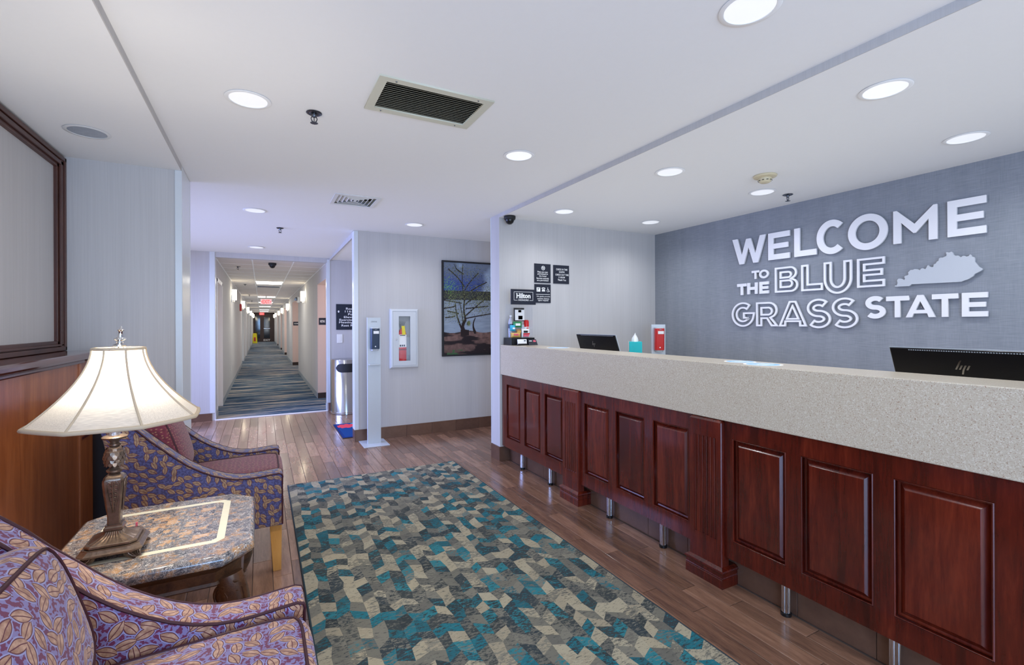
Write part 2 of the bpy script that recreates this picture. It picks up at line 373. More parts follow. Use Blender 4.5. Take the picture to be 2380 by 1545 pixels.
n4 = nd(nt, 'ShaderNodeTexNoise', {'Vector': mapped(nt, (1, 1, 1)), 'Scale': 500.0, 'Detail': 2.0}).outputs[0]
c = mixc(nt, math_(nt, 'MULTIPLY', n4, 0.45), c, (0.07, 0.07, 0.062))
c = mixc(nt, 1.0, c, (0.86, 0.88, 0.84), 'MULTIPLY')
nt.links.new(c, b.inputs['Base Color']); b.inputs['Roughness'].default_value = 0.95
b.inputs['Specular IOR Level'].default_value = 0.1
bp = nd(nt, 'ShaderNodeBump', {'Height': n4, 'Strength': 0.4, 'Distance': 0.003}); nt.links.new(bp.outputs[0], b.inputs['Normal'])
RUGEDGE = plain('rug_binding', (0.015, 0.03, 0.04), 0.9)

FAB_SIDE = leaf_fabric('leaf_fabric_blue', (0.050, 0.045, 0.13), (0.080, 0.085, 0.22), leaf=(0.36, 0.25, 0.16), leaf2=(0.20, 0.12, 0.075), cell=0.035)
FAB_LILAC = leaf_fabric('leaf_fabric_lilac', (0.20, 0.165, 0.34), (0.135, 0.020, 0.065), leaf=(0.50, 0.30, 0.20), leaf2=(0.27, 0.13, 0.08), cell=0.040, edge=(0.28, 0.28, 0.48), ang=3.0)
FAB_DOT = dot_fabric('maroon_dot_fabric')

# ------------------------------------------------------------------ mesh helpers
class MB:
    def __init__(s): s.v = []; s.f = []; s.c = []
    def add(s, vs, fs, col=None):
        n = len(s.v); s.v += [tuple(p) for p in vs]; s.f += [tuple(i + n for i in q) for q in fs]
        if col is not None: s.c += [col] * len(fs)
        return s
    def box(s, x0, x1, y0, y1, z0, z1):
        return s.add([(x, y, z) for x in (x0, x1) for y in (y0, y1) for z in (z0, z1)],
                     [(0, 1, 3, 2), (4, 6, 7, 5), (0, 4, 5, 1), (2, 3, 7, 6), (0, 2, 6, 4), (1, 5, 7, 3)])
    def prism(s, pts, axis, a, b, pts2=None):
        """extrude polygon pts between a and b along axis ('x': pts=(y,z), 'y': (x,z), 'z': (x,y))"""
        def P(p, t): return {'x': (t, p[0], p[1]), 'y': (p[0], t, p[1]), 'z': (p[0], p[1], t)}[axis]
        n = len(pts); q = pts2 or pts
        return s.add([P(p, a) for p in pts] + [P(p, b) for p in q],
                     [tuple(range(n)), tuple(range(2 * n - 1, n - 1, -1))] + [(i, i + n, (i + 1) % n + n, (i + 1) % n) for i in range(n)])
    def lathe(s, prof, c=(0, 0, 0), seg=24, sx=1, sy=1, rot=0.0, n4=None):
        vs = []
        for r, z in prof:
            for k in range(seg):
                a = 2 * PI * k / seg + rot
                q = 1.0
                vs.append((c[0] + r * sx * cos(a) * q, c[1] + r * sy * sin(a) * q, c[2] + z))
        fs = []
        for j in range(len(prof) - 1):
            for k in range(seg):
                fs.append((j * seg + k, j * seg + (k + 1) % seg, (j + 1) * seg + (k + 1) % seg, (j + 1) * seg + k))
        if prof[0][0] > 1e-4: fs.append(tuple(range(seg - 1, -1, -1)))
        if prof[-1][0] > 1e-4: fs.append(tuple(range((len(prof) - 1) * seg, len(prof) * seg)))
        return s.add(vs, fs)
    def loft(s, rings, closed=True, caps=True):
        n = len(rings[0]); vs = [p for r in rings for p in r]; fs = []
        for j in range(len(rings) - 1):
            for k in range(n if closed else n - 1):
                fs.append((j * n + k, j * n + (k + 1) % n, (j + 1) * n + (k + 1) % n, (j + 1) * n + k))
        if caps: fs += [tuple(range(n - 1, -1, -1)), tuple(range((len(rings) - 1) * n, len(rings) * n))]
        return s.add(vs, fs)
    def tube(s, path, r, seg=8, closed=False):
        path = [Vector(p) for p in path]; n = len(path); rings = []
        up = Vector((0, 0, 1)); last = None
        for i, p in enumerate(path):
            a = path[(i - 1) % n] if (closed or i > 0) else p
            b_ = path[(i + 1) % n] if (closed or i < n - 1) else p
            t = (b_ - a).normalized()
            if last is None:
                u = t.cross(up)
                if u.length < 0.1: u = t.cross(Vector((1, 0, 0)))
            else: u = last - t * last.dot(t)
            u.normalize(); w = t.cross(u); last = u
            rr = r[i] if hasattr(r, '__len__') else r
            rings.append([p + (u * cos(2 * PI * k / seg) + w * sin(2 * PI * k / seg)) * rr for k in range(seg)])
        if closed: rings.append(rings[0])
        return s.loft(rings, caps=not closed)
    def build(s, name, mat, parent=None, smooth=None, bevel=0.0, bseg=2, uv=None, local=False):
        me = bpy.data.meshes.new(name)
        o0 = (0, 0, 0) if local or parent is None else wloc(parent)
        me.from_pydata([(p[0] - o0[0], p[1] - o0[1], p[2] - o0[2]) for p in s.v], [], s.f)
        if s.c:
            a = me.attributes.new('Col', 'FLOAT_COLOR', 'FACE')
            a.data.foreach_set('color', [x for c in s.c for x in (*c, 1.0)])
        fixn(me)
        me.materials.append(mat)
        if uv: boxuv(me, uv)
        return link(name, me, parent, smooth, bevel, bseg)

def fixn(me):
    bm = bmesh.new(); bm.from_mesh(me); bmesh.ops.recalc_face_normals(bm, faces=bm.faces); bm.to_mesh(me); bm.free()

def boxuv(me, sc=1.0):
    uvl = me.uv_layers.new(name='UVMap')
    for p in me.polygons:
        n = p.normal; ax = max(range(3), key=lambda i: abs(n[i]))
        for li in p.loop_indices:
            c = me.vertices[me.loops[li].vertex_index].co
            uvl.data[li].uv = [(c.y + 3.1, c.z + 1.7), (c.x, c.z), (c.x + 1.3, c.y + 0.7)][ax]

def wloc(o):
    x = Vector((0, 0, 0))
    while o is not None: x += o.location; o = o.parent
    return x

def link(name, me, parent=None, smooth=None, bevel=0.0, bseg=2):
    o = bpy.data.objects.new(name, me); COL.objects.link(o)
    if parent is not None: o.parent = parent
    if smooth:
        me.polygons.foreach_set('use_smooth', [True] * len(me.polygons)); me.set_sharp_from_angle(angle=math.radians(smooth))
    if bevel:
        b = o.modifiers.new('edge', 'BEVEL'); b.width = bevel; b.segments = bseg; b.limit_method = 'ANGLE'; b.angle_limit = math.radians(40)
    return o

def thing(name, label, cat, loc=(0, 0, 0), group=None):
    o = bpy.data.objects.new(name, None); COL.objects.link(o); o.location = loc; o.empty_display_size = 0.1
    return tag(o, label, cat, group)
def tag(o, label, cat, group=None):
    o['label'] = label; o['category'] = cat
    if group: o['group'] = group
    return o
def struct(o, label=None):
    o['kind'] = 'structure'
    if label: o['label'] = label
    return o
def sroot(name, label=None, loc=(0, 0, 0)):
    o = bpy.data.objects.new(name, None); COL.objects.link(o); o.location = loc; o.empty_display_size = 0.1
    return struct(o, label)
def dup(root, loc, label=None, rz=None):
    r = root.copy(); COL.objects.link(r); r.location = loc
    if rz is not None: r.rotation_euler[2] = rz
    if label: r['label'] = label
    for ch in list(root.children):
        c = ch.copy(); COL.objects.link(c); c.parent = r
        for g in ch.children:
            d = g.copy(); COL.objects.link(d); d.parent = c
    return r
def box(name, mat, b, parent=None, bevel=0.0, **k):
    return MB().box(*b).build(name, mat, parent, bevel=bevel, **k)

def area2(c):
    return sum(c[i][0] * c[(i + 1) % len(c)][1] - c[(i + 1) % len(c)][0] * c[i][1] for i in range(len(c))) / 2
def inset(c, t):
    """offset closed contour inwards (t>0) with mitres"""
    if area2(c) < 0: t = -t
    n = len(c); out = []
    for i in range(n):
        a, p, q = Vector(c[i - 1]), Vector(c[i]), Vector(c[(i + 1) % n])
        d1 = (p - a).normalized(); d2 = (q - p).normalized()
        n1 = Vector((-d1.y, d1.x)); n2 = Vector((-d2.y, d2.x))
        m = n1 + n2
        if m.length < 1e-6: m = n1
        m.normalize(); k = max(0.45, m.dot(n1))
        out.append(tuple(p + m * (t / k)))
    return out

def flat(contours, depth=0.0, bevel=0.0):
    """2D contours (even-odd) -> mesh in XY, extruded +-depth/2"""
    cu = bpy.data.curves.new('tmp', 'CURVE'); cu.dimensions = '2D'; cu.fill_mode = 'BOTH' if depth else 'FRONT'
    cu.extrude = depth / 2; cu.bevel_depth = bevel; cu.resolution_u = 1
    for c in contours:
        sp = cu.splines.new('POLY'); sp.points.add(len(c) - 1)
        for p, q in zip(sp.points, c): p.co = (q[0], q[1], 0, 1)
        sp.use_cyclic_u = True
    ob = bpy.data.objects.new('tmp', cu)
    me = bpy.data.meshes.new_from_object(ob)
    bpy.data.objects.remove(ob); bpy.data.curves.remove(cu)
    return me

def place(me, origin, u, v, parent=None):
    u = Vector(u); v = Vector(v); n = u.cross(v)
    M = Matrix((( u.x, v.x, n.x, origin[0]), (u.y, v.y, n.y, origin[1]), (u.z, v.z, n.z, origin[2]), (0, 0, 0, 1)))
    if parent is not None: M = Matrix.Translation(-wloc(parent)) @ M
    me.transform(M)
    return me
def plate(name, mat, contours, origin, u, v, depth, parent=None, bevel=0.0, smooth=None):
    me = place(flat(contours, depth, bevel), origin, u, v, parent)
    me.materials.clear(); me.materials.append(mat)
    return link(name, me, parent, smooth)
def text(name, s, mat, origin, u, v, width=None, height=None, parent=None, depth=0.001, bold=0.0, align='CENTER', space=1.0):
    cu = bpy.data.curves.new('tmp', 'FONT'); cu.body = s; cu.size = 1.0; cu.extrude = 0; cu.offset = bold
    cu.align_x = align; cu.space_character = space; cu.resolution_u = 3
    ob = bpy.data.objects.new('tmp', cu); me = bpy.data.meshes.new_from_object(ob)
    bpy.data.objects.remove(ob); bpy.data.curves.remove(cu)
    xs = [q.co.x for q in me.vertices]; ys = [q.co.y for q in me.vertices]
    w, h = max(xs) - min(xs), max(ys) - min(ys)
    cx, cy = (max(xs) + min(xs)) / 2, (max(ys) + min(ys)) / 2
    sx = width / w if width else height / h
    sy = height / h if height else sx
    me.transform(Matrix.Diagonal((sx, sy, 1, 1)) @ Matrix.Translation((-cx, -cy, 0)))
    place(me, origin, u, v, parent); me.materials.clear(); me.materials.append(mat)
    return link(name, me, parent)
UF, VZ = (1, 0, 0), (0, 0, 1)          # frame of a surface that faces the camera side (-Y)
UR = (0, -1, 0)                        # frame of a surface that faces -X
rect = lambda x0, x1, y0, y1: [(x0, y0), (x1, y0), (x1, y1), (x0, y1)]
def circ(x, y, r, n=40): return [(x + r * cos(2 * PI * k / n), y + r * sin(2 * PI * k / n)) for k in range(n)]

# ------------------------------------------------------------------ main dimensions
XC, YW, XB = 1.991, 4.02, 3.976        # column face, wall with the notices, blue wall
ZU, ZL = 2.34, 2.305                   # hall ceiling, lower ceilings
Y2, YF = 5.45, 7.60                    # picture wall, far wall
XL = -0.456

# ------------------------------------------------------------------ floor
floor = sroot('floor', 'wood-look plank floor')
box('subfloor', GROUT, (-2.7, 4.2, -3.2, YF + 0.02, -0.05, -0.0035), floor)
PWID, PLEN = 0.0925, 0.61
RUGX0, RUGX1, RUGY0, RUGY1 = 0.183, 1.59, 0.9, 4.205
def plank_mesh(w, l):
    g, c = 0.0013, 0.0012
    a = [(g, g), (w - g, g), (w - g, l - g), (g, l - g)]
    b_ = [(g + c, g + c), (w - g - c, g + c), (w - g - c, l - g - c), (g + c, l - g - c)]
    m = MB(); vs = [(x, y, -0.004) for x, y in a] + [(x, y, -c) for x, y in a] + [(x, y, 0) for x, y in b_]
    fs = [(i, (i + 1) % 4, 4 + (i + 1) % 4, 4 + i) for i in range(4)] + [(4 + i, 4 + (i + 1) % 4, 8 + (i + 1) % 4, 8 + i) for i in range(4)] + [(8, 9, 10, 11)]
    me = bpy.data.meshes.new('plank'); me.from_pydata(vs, [], fs); me.materials.append(PLANK)
    return me
PM = plank_mesh(PWID, PLEN)
cands = []
r0 = int(-2.0 / PWID)
for i in range(r0, 40):
    x = -0.046 + i * PWID
    if x < -1.7: continue
    j0 = -8
    for j in range(j0, 14):
        y = 0.50 + j * PLEN + (0.34 if i % 2 else 0.0) + 0.07 * math.sin(i * 2.1)
        y1 = min(y + PLEN, YF)
        if y1 - y < 0.02: continue
        if x < -1.04 and y < 4.1: continue
        if x + PWID > 2.09 and (y < 3.95 or y1 < 4.2): continue
        pts = [(x, y, 0), (x + PWID, y, 0), (x, y1, 0), (x + PWID, y1, 0), (x + PWID / 2, (y + y1) / 2, 0)]
        vis = any(seen(p) for p in pts)
        under = RUGX0 < x and x + PWID < RUGX1 and RUGY0 < y and y1 < RUGY1
        if x > 0.95 and y > Y2 + 0.1: vis = False
        under2 = (x < -0.65 and y < 3.7)
        d = Vector((x, (y + y1) / 2, -1.3)).length
        cands.append((0 if (vis and not under and not under2) else 1, d, x, y, y1))
cands.sort()
rest = MB(); npk = 0
for k, d, x, y, y1 in cands:
    if k == 0 and npk < 292:
        me = PM if abs(y1 - y - PLEN) < 1e-6 else plank_mesh(PWID, y1 - y)
        o = bpy.data.objects.new('plank', me); COL.objects.link(o); o.parent = floor; o.location = (x, y, 0); npk += 1
    else:
        rest.box(x + 0.001, x + PWID - 0.001, y + 0.001, y1 - 0.001, -0.004, -0.0005)
o = rest.build('remaining_planks', PLANK, floor); o['kind'] = 'stuff'
# corridor floor
cf = box('floor', CARPET, (-0.62, 3.0, YF + 0.02, 43.5, -0.03, 0.004)); struct(cf, 'blue and grey streaked corridor carpet')
struct(box('trim_1', GRID, (-0.565, 0.875, YF - 0.012, YF + 0.03, -0.003, 0.008)), 'metal threshold strip between planks and carpet')

# ------------------------------------------------------------------ downlights (positions first, the ceilings get real openings)
CANS = [(-0.05, 2.50, ZU, 0.082), (1.431, 1.015, ZU, 0.082), (1.412, 2.57, ZU, 0.082), (-0.05, 4.90, ZU, 0.082), (1.418, 4.86, ZU, 0.082), (-0.056, 7.0, ZU, 0.082),
        (-0.796, 3.203, ZL, 0.082), (2.385, 1.054, ZL, 0.082), (3.407, 1.128, ZL, 0.082), (2.404, 2.292, ZL, 0.082), (3.412, 2.322, ZL, 0.082), (2.407, 3.54, ZL, 0.082), (3.429, 3.525, ZL, 0.082)]
CLAB = ['lit recessed downlight nearest the left bulkhead, left of the big brown grille', 'large lit downlight cut by the top edge of the picture',
        'lit downlight right of the big grille, left of the diagonal bulkhead', 'lit downlight left of the square air vent in the hall ceiling',
        'lit downlight above the picture wall, in front of the tree photograph', 'lit downlight in front of the corridor opening',
        'unlit recessed downlight with dark chrome reflector on the far left ceiling', 'largest lit downlight over the reception counter',
        'lit downlight close above the letter E at the right end of the blue wall', 'lit downlight over the middle of the counter, beside the bulkhead',
        'lit downlight directly in front of the smoke detector', 'lit downlight above the black welcome notices',
        'lit downlight near the corner of the grey and blue walls']
def zc(y): return ZU if y < 5.45 else ZU - (y - 5.45) / (YF - 5.45) * 0.045
def ceiling(name, contour, z, holes, label):
    me = flat([contour] + holes); me.transform(Matrix.Translation((0, 0, z))); me.materials.clear(); me.materials.append(CEIL)
    return struct(link(name, me), label)
r = 0.080
VX0, VX1, VY0, VY1 = 0.438, 0.966, 1.992, 2.335
WX0, WX1, WY0, WY1 = 0.52, 0.88, 3.96, 4.33
ceiling('ceiling', [(XL, -3.2), (XC, -3.2), (XC, 4.2), (4.1, 4.2), (4.1, 5.45), (-2.6, 5.45), (-2.6, 4.13), (XL, 4.13)], ZU,
        [circ(c[0], c[1], r) for c in CANS[:5]] + [rect(VX0 + .035, VX1 - .035, VY0 + .035, VY1 - .035), rect(WX0 + .03, WX1 - .03, WY0 + .03, WY1 - .03)], 'white hall ceiling')
hc = circ(-0.056, 7.0, r)
me = flat([[(-2.6, 5.45), (0.908, 5.45), (0.908, YF), (-2.6, YF)], hc])
for v in me.vertices: v.co.z = zc(v.co.y)
me.materials.clear(); me.materials.append(CEIL); struct(link('ceiling', me), 'white hall ceiling before the corridor')
ceiling('ceiling', rect(XC + .004, XB, -3.2, YW), ZL, [circ(c[0], c[1], r) for c in CANS[7:]], 'lower white ceiling over the reception desk')
ceiling('ceiling', rect(-1.6, XL - .004, -3.2, 3.74), ZL, [circ(-0.796, 3.203, r)], 'lower white ceiling over the seating corner')
me = flat([[(0.908, 5.56), (3.2, 5.56), (3.2, YF), (0.908, YF)]]); me.transform(Matrix.Translation((0, 0, ZL - 0.03))); me.materials.clear(); me.materials.append(CEIL)
struct(link('ceiling', me), 'lower white ceiling behind the picture wall')
# lid above everything so no daylight leaks in
struct(box('ceiling', CEIL, (-2.8, 4.3, -3.2, YF, 2.62, 2.66)), 'slab above the ceilings')
# bulkheads
struct(box('trim_2', WALL, (XC, XC + 0.004, -3.2, YW, ZL - .0005, ZU + .01)), 'grey bulkhead face above the counter')
struct(box('trim_3', WALL, (XL - 0.004, XL, -3.2, 3.733, ZL - .0005, ZU + .01)), 'grey bulkhead face above the seating corner')
struct(MB().prism([(5.576, ZL - 0.03), (YF - .001, ZL - 0.045), (YF - .001, ZU), (5.576, ZU)], 'x', 0.906, 0.925).build('trim_4', WALL), 'grey bulkhead face beside the corridor')

def can_light(i, x, y, z, lit, lab):
    z = zc(y) if i == 5 else z
    t = thing('downlight', lab, 'ceiling light', (x, y, z), 'recessed ceiling downlights')
    MB().lathe([(0.078, 0.0), (0.094, -0.001), (0.096, -0.003), (0.094, -0.0045), (0.080, -0.005), (0.077, 0.002)], seg=40).build('trim_ring', CEIL if lit else VENTW, t, smooth=40, local=True)
    MB().lathe([(0.0785, -0.003), (0.078, 0.004), (0.072, 0.05), (0.058, 0.11), (0.050, 0.135)], seg=40).build('reflector', REFL if lit else REFLOFF, t, smooth=60, local=True)
    if lit:
        MB().lathe([(0.0, 0.055), (0.022, 0.058), (0.034, 0.075), (0.036, 0.10), (0.020, 0.134)], seg=24).build('bulb', LAMPON, t, smooth=60, local=True)
        l = bpy.data.lights.new('downlight_lamp', 'SPOT'); l.energy = CAN_W if z > 2.32 else CAN_W2
        l.spot_size = math.radians(158); l.spot_blend = 1.0; l.shadow_soft_size = 0.05; l.color = (0.97, 0.985, 1.0)
        lo = bpy.data.objects.new('downlight_lamp', l); COL.objects.link(lo); lo.location = (x, y, z - 0.03)
    else:
        MB().lathe([(0.0, 0.06), (0.025, 0.062), (0.03, 0.08), (0.028, 0.12), (0.02, 0.134)], seg=20).build('bulb', WPLAS, t, smooth=60, local=True)
    MB().lathe([(0.0, 0.136), (0.055, 0.136)], seg=24).build('housing', STEEL, t, local=True)
for i, (x, y, z, rr) in enumerate(CANS): can_light(i, x, y, z, i != 6, CLAB[i])

# ------------------------------------------------------------------ walls
# notice wall and its column end
struct(box('wall_reception', WALL, (XC, 4.1, YW, YW + 0.175, 0, ZU)), 'grey wall with the black notices and its end column')
struct(box('trim_5', TRIMM, (XC - 0.003, XC + 0.03, YW + 0.172, YW + 0.185, 0.125, ZU - 0.003)), 'satin corner guard of the column')
struct(box('wall_right', BLUEWALL, (XB, XB + 0.1, -3.2, YW, 0, ZL)), 'blue grey linen wallpapered wall behind the desk')
# picture wall
struct(box('wall_back', WALL, (0.915, 4.1, Y2, Y2 + 0.10, 0, zc(5.45))), 'grey wall with the tree photograph')
struct(MB().box(0.905, 0.9505, Y2 - 0.004, Y2, 0.125, ZU - 0.004).box(0.905, 0.915, Y2, Y2 + 0.125, 0.125, ZU - 0.004).build('trim_6', TRIMM, bevel=0.002), 'satin corner trim of the picture wall')
struct(box('wall_back', WALL, (4.0, 4.1, YW + 0.17, Y2, 0, ZU)), 'side passage end wall')
# far wall beside the corridor opening
struct(box('wall_far', WALL, (-2.6, -0.565, YF, YF + 0.12, 0, 2.30)), 'grey wall left of the corridor')
struct(box('wall_far', WALL, (0.875, 3.2, YF, YF + 0.10, 0, 2.30)), 'grey wall with the directory sign')
struct(box('wall_far', WALL, (-0.565, 0.875, YF, YF + 0.10, 2.225, 2.31)), 'header above the corridor opening')
struct(box('wall_right_end', WALL, (3.2, 3.3, 5.5, YF, 0, 2.30)))
struct(MB().box(-0.622, -0.56, YF - 0.006, YF, 0.10, 2.295).box(-0.566, -0.555, YF, YF + 0.12, 0.0, 2.225).build('trim_7', TRIMM, bevel=0.002), 'pale corner trim left of the corridor')
struct(MB().box(0.872, 0.915, YF - 0.006, YF, 0.12, 2.275).box(0.866, 0.874, YF, YF + 0.10, 0.0, 2.225).build('trim_8', TRIMM, bevel=0.002), 'pale corner trim right of the corridor')
# left side walls
struct(box('wall_left', WALL, (-1.6, XL - 0.012, 3.74, 4.12, 0, ZU)), 'grey wall behind the far armchair')
struct(MB().box(-0.495, XL, 3.733, 3.741, 0.0, ZL).box(XL - 0.012, XL, 3.741, 4.13, 0.0, ZU).box(XL - 0.03, XL + 0.002, 4.12, 4.132, 0.0, ZU).build('trim_9', TRIMM, bevel=0.003), 'satin end cap of the left wall')
struct(box('wall_left', WALL, (-2.7, -2.6, 4.12, YF, 0, 2.62)), 'wall at the entrance')
struct(box('wall_left', WALL, (-1.68, -1.06, -3.2, 3.74, 1.13, ZL)), 'grey wall inside the wooden frame')
# dark framed opening moulding on the left wall
XF = -1.043
fr = thing('wall_frame', 'dark brown wooden frame moulding on the left wall', 'frame')
def fbar(name, y0, y1, z0, z1, vert):
    m = MB()
    if vert: m.box(-1.07, XF, y0, y1, z0, z1).box(XF, XF + 0.012, y0 + 0.02, y1 - 0.025, z0, z1).box(XF, XF + 0.018, y1 - 0.022, y1, z0, z1)
    else:
        zi, zo = (z1, z0) if z0 < 1.5 else (z0, z1); sg = 1 if zo > zi else -1
        m.box(-1.07, XF, y0, y1, z0, z1)
        a, b_ = sorted((zi + sg * 0.018, zo - sg * 0.028)); m.box(XF, XF + 0.012, y0, y1, a, b_)
        a, b_ = sorted((zo - sg * 0.024, zo)); m.box(XF, XF + 0.018, y0, y1, a, b_)
    m.build(name, FRAMEW, fr, bevel=0.003)
fbar('top_moulding', -0.4, 3.738, 2.222, 2.292, False)
fbar('side_moulding', 3.655, 3.738, 1.152, 2.292, True)
fbar('bottom_moulding', -0.4, 3.738, 1.152, 1.21, False)
# wooden half wall with its ledge
lw = thing('half_wall', 'red-brown wood panelled half wall under a dark ledge at far left', 'half wall')
box('ledge', LEDGE, (-1.08, -0.845, -0.4, 3.738, 1.112, 1.150), lw, bevel=0.012)
box('moulding', CHERRY, (-1.0, -0.868, -0.4, 3.44, 1.092, 1.112), lw, bevel=0.006)
box('panel', PONY, (-1.0, -0.88, -0.4, 3.395, 0.0, 1.095), lw)
box('corner_stile', PONY, (-1.0, -0.874, 3.375, 3.405, 0.0, 1.092), lw, bevel=0.003)
box('return_panel', PONY, (-1.0, -0.905, 3.405, 3.735, 0.0, 1.095), lw)
box('return_strip', CHERRY, (-0.905, -0.897, 3.405, 3.735, 0.655, 0.668), lw)
struct(box('trim_10', DARKP, (-1.0, -0.5, 3.715, 3.735, 0, 0.86)), 'black panel low on the wall behind the far armchair')  # near-black board covering the lower part of this wall

# base tiles, each its own piece
def base_run(name, lab, axis, c, a, b_, step, h, thick, first=None, mat=BASET):
    root = sroot(name, lab)
    p = a; k = 0; sg = 1 if b_ > a else -1
    while (b_ - p) * sg > 0.004:
        q = p + sg * (first if (k == 0 and first) else step)
        if (b_ - q) * sg < 0: q = b_
        x0, x1 = sorted((p, q)); x0 += 0.001; x1 -= 0.001
        if axis == 'x': MB().box(x0, x1, c - thick, c, 0, h).build('tile', mat, root, bevel=0.001, bseg=1)
        else: MB().box(c - thick, c, x0, x1, 0, h).build('tile', mat, root, bevel=0.001, bseg=1)
        p = q; k += 1
    return root
base_run('baseboard_back', 'brown tile skirting of the picture wall', 'x', Y2, 0.912, 3.2, 0.305, 0.13, 0.010, 0.27)
base_run('baseboard_column', 'brown tile skirting on the column', 'y', XC, YW - 0.008, YW + 0.178, 0.22, 0.135, 0.010)
base_run('baseboard_reception', 'brown tile skirting on the column front', 'x', YW, XC - 0.010, XC + 0.106, 0.2, 0.135, 0.008)
base_run('baseboard_far', 'brown tile skirting left of the corridor', 'x', YF, -0.60, -1.6, 0.305, 0.10, 0.012)
base_run('baseboard_far', 'brown tile skirting under the directory sign', 'x', YF, 0.884, 1.5, 0.305, 0.12, 0.012)
base_run('baseboard_end', 'brown tile skirting on the picture wall end', 'y', 0.912, Y2 - 0.01, Y2 + 0.12, 0.3, 0.13, 0.008)
base_run('baseboard_counter', 'brown tile skirting recessed under the counter', 'y', 2.098, YW - 0.01, 0.0, 0.305, 0.155, 0.008)
struct(box('wall_counter', CHERRY, (2.098, 2.12, -0.2, YW, 0.0, 0.80)))

# ------------------------------------------------------------------ corridor
CXL, CXR, CZ = -0.56, 0.868, 2.225
YE = 41.0
# left wall with door openings, right wall with alcoves
alL = [(17.6, 19.4), (21.0, 22.6), (26.0, 27.6), (31.5, 33.0)]
alR = [(7.72, 8.95), (13.9, 16.6), (20.5, 22.6), (25.4, 27.2), (31.0, 32.8)]
def corr_wall(name, x, sg, gaps, hz):
    p = YF + (0.12 if sg < 0 else 0.10); m = MB()
    x0, x1 = sorted((x, x + sg * 0.12))
    for a, b_ in gaps:
        if a > p: m.box(x0, x1, p, a, 0, CZ + 0.05)
        m.box(x0, x1, a, b_, hz, CZ + 0.05)
        p = b_
    m.box(x0, x1, p, YE, 0, CZ + 0.05)
    return m
struct(corr_wall('l', CXL, -1, [(7.91, 8.91)] + alL, 1.95).build('wall_corridor_left', WALL), 'left corridor wall')
struct(corr_wall('r', CXR, 1, alR, 2.0).build('wall_corridor_right', WALL), 'right corridor wall')
for k, (a, b_) in enumerate(alR):
    struct(MB().box(CXR + 0.12, 2.3, b_, b_ + 0.05, 0, 2.05).box(2.25, 2.3, a, b_, 0, 2.05).box(CXR + 0.12, 2.3, a - 0.05, a, 0, 2.05).box(CXR + 0.001, 2.3, a + .002, b_ - .002, 1.995, 2.04)
           .box(CXR + .001, CXR + 0.13, b_ - 0.004, b_ - 0.001, 0, 1.995).build('wall_alcove', PINK), 'pinkish alcove off the right side of the corridor')
    struct(box('baseboard_alcove', DBASE, (CXR + 0.001, 2.25, b_ - 0.014, b_ - 0.002, 0.004, 0.10)))
    if k < 3:
        l = bpy.data.lights.new('alcove_lamp', 'POINT'); l.energy = 7; l.color = (1, 0.88, 0.8); l.shadow_soft_size = 0.1
        lo = bpy.data.objects.new('alcove_lamp', l); COL.objects.link(lo); lo.location = (1.5, (a + b_) / 2, 1.9)
for a, b_ in alL:
    struct(MB().box(CXL - 0.8, CXL - 0.12, b_, b_ + 0.05, 0, 2.0).box(CXL - 0.8, CXL - 0.75, a, b_, 0, 2.0).box(CXL - 0.8, CXL - 0.12, a - 0.05, a, 0, 2.0).box(CXL - 0.8, CXL - .001, a + .002, b_ - .002, 1.945, 1.99).build('wall_alcove', GREYB))
# skirting
def runs(gaps, p0):
    out = []; p = p0
    for a, b_ in gaps: out.append((p, a)); p = b_
    out.append((p, YE)); return [q for q in out if q[1] > q[0]]
m = MB()
for a, b_ in runs([(7.9, 8.93)] + alL, YF + 0.12): m.box(CXL, CXL + 0.008, a, b_, 0.004, 0.10)
struct(m.build('baseboard_corridor_left', GREYB))
m = MB()
for a, b_ in runs(alR, YF + 0.10): m.box(CXR - 0.008, CXR, a, b_, 0.004, 0.10)
struct(m.build('baseboard_corridor_right', GREYB))
# door on the left
d = sroot('door_1', 'pale door in white frame on the left of the corridor')
box('head_panel', WALL, (CXL - .10, CXL - .001, 7.91, 8.91, 1.94, 1.97), d)
MB().box(CXL - 0.06, CXL + 0.008, 7.90, 7.95, 0, 1.965).box(CXL - 0.06, CXL + 0.008, 8.86, 8.92, 0, 1.965).box(CXL - 0.06, CXL + 0.008, 7.90, 8.92, 1.915, 1.975).build('door_frame', WPLAS, d, bevel=0.002)
box('door_leaf', PINK, (CXL - 0.11, CXL - 0.065, 7.95, 8.86, 0.006, 1.915), d)
MB().tube([(CXL - 0.065, 8.02, 0.95), (CXL - 0.02, 8.02, 0.95), (CXL - 0.02, 8.13, 0.95)], 0.009).build('door_handle', STEEL, d, smooth=40)
# ceiling: grid and tiles one by one
cc = sroot('ceiling', 'suspended tile ceiling of the corridor')
gx = [CXL, -0.115, 0.425, CXR]; gx2 = [CXL, -0.12, 0.43, CXR]
LY = [11.9, 17.8, 22.2, 27.3, 33.4, 38.0]
rows = []; y = YF + 0.10; 
while y < YE: rows.append((y, min(y + 0.62, YE))); y += 0.62
nt_ = 0; far = MB()
for (a, b_) in rows:
    for k in range(3):
        xa, xb = gx[k], gx[k + 1]
        if k == 1 and any(abs((a + b_) / 2 - q) < 0.32 for q in LY): continue
        q = (xa + 0.008, xb - 0.008, a + 0.006, b_ - 0.006, CZ, CZ + 0.012)
        if a < 17: box('ceiling_tile', TILEC, q, cc)
        else: far.box(*q)
o = far.build('far_ceiling_tiles', TILEC, cc); o['kind'] = 'stuff'
m = MB()
for x in (-0.115, 0.425): m.box(x - 0.009, x + 0.009, YF + 0.10, YE, CZ - 0.004, CZ + 0.003)
m.box(CXL, CXL + 0.012, YF + 0.10, YE, CZ - 0.004, CZ + 0.003).box(CXR - 0.012, CXR, YF + 0.10, YE, CZ - 0.004, CZ + 0.003)
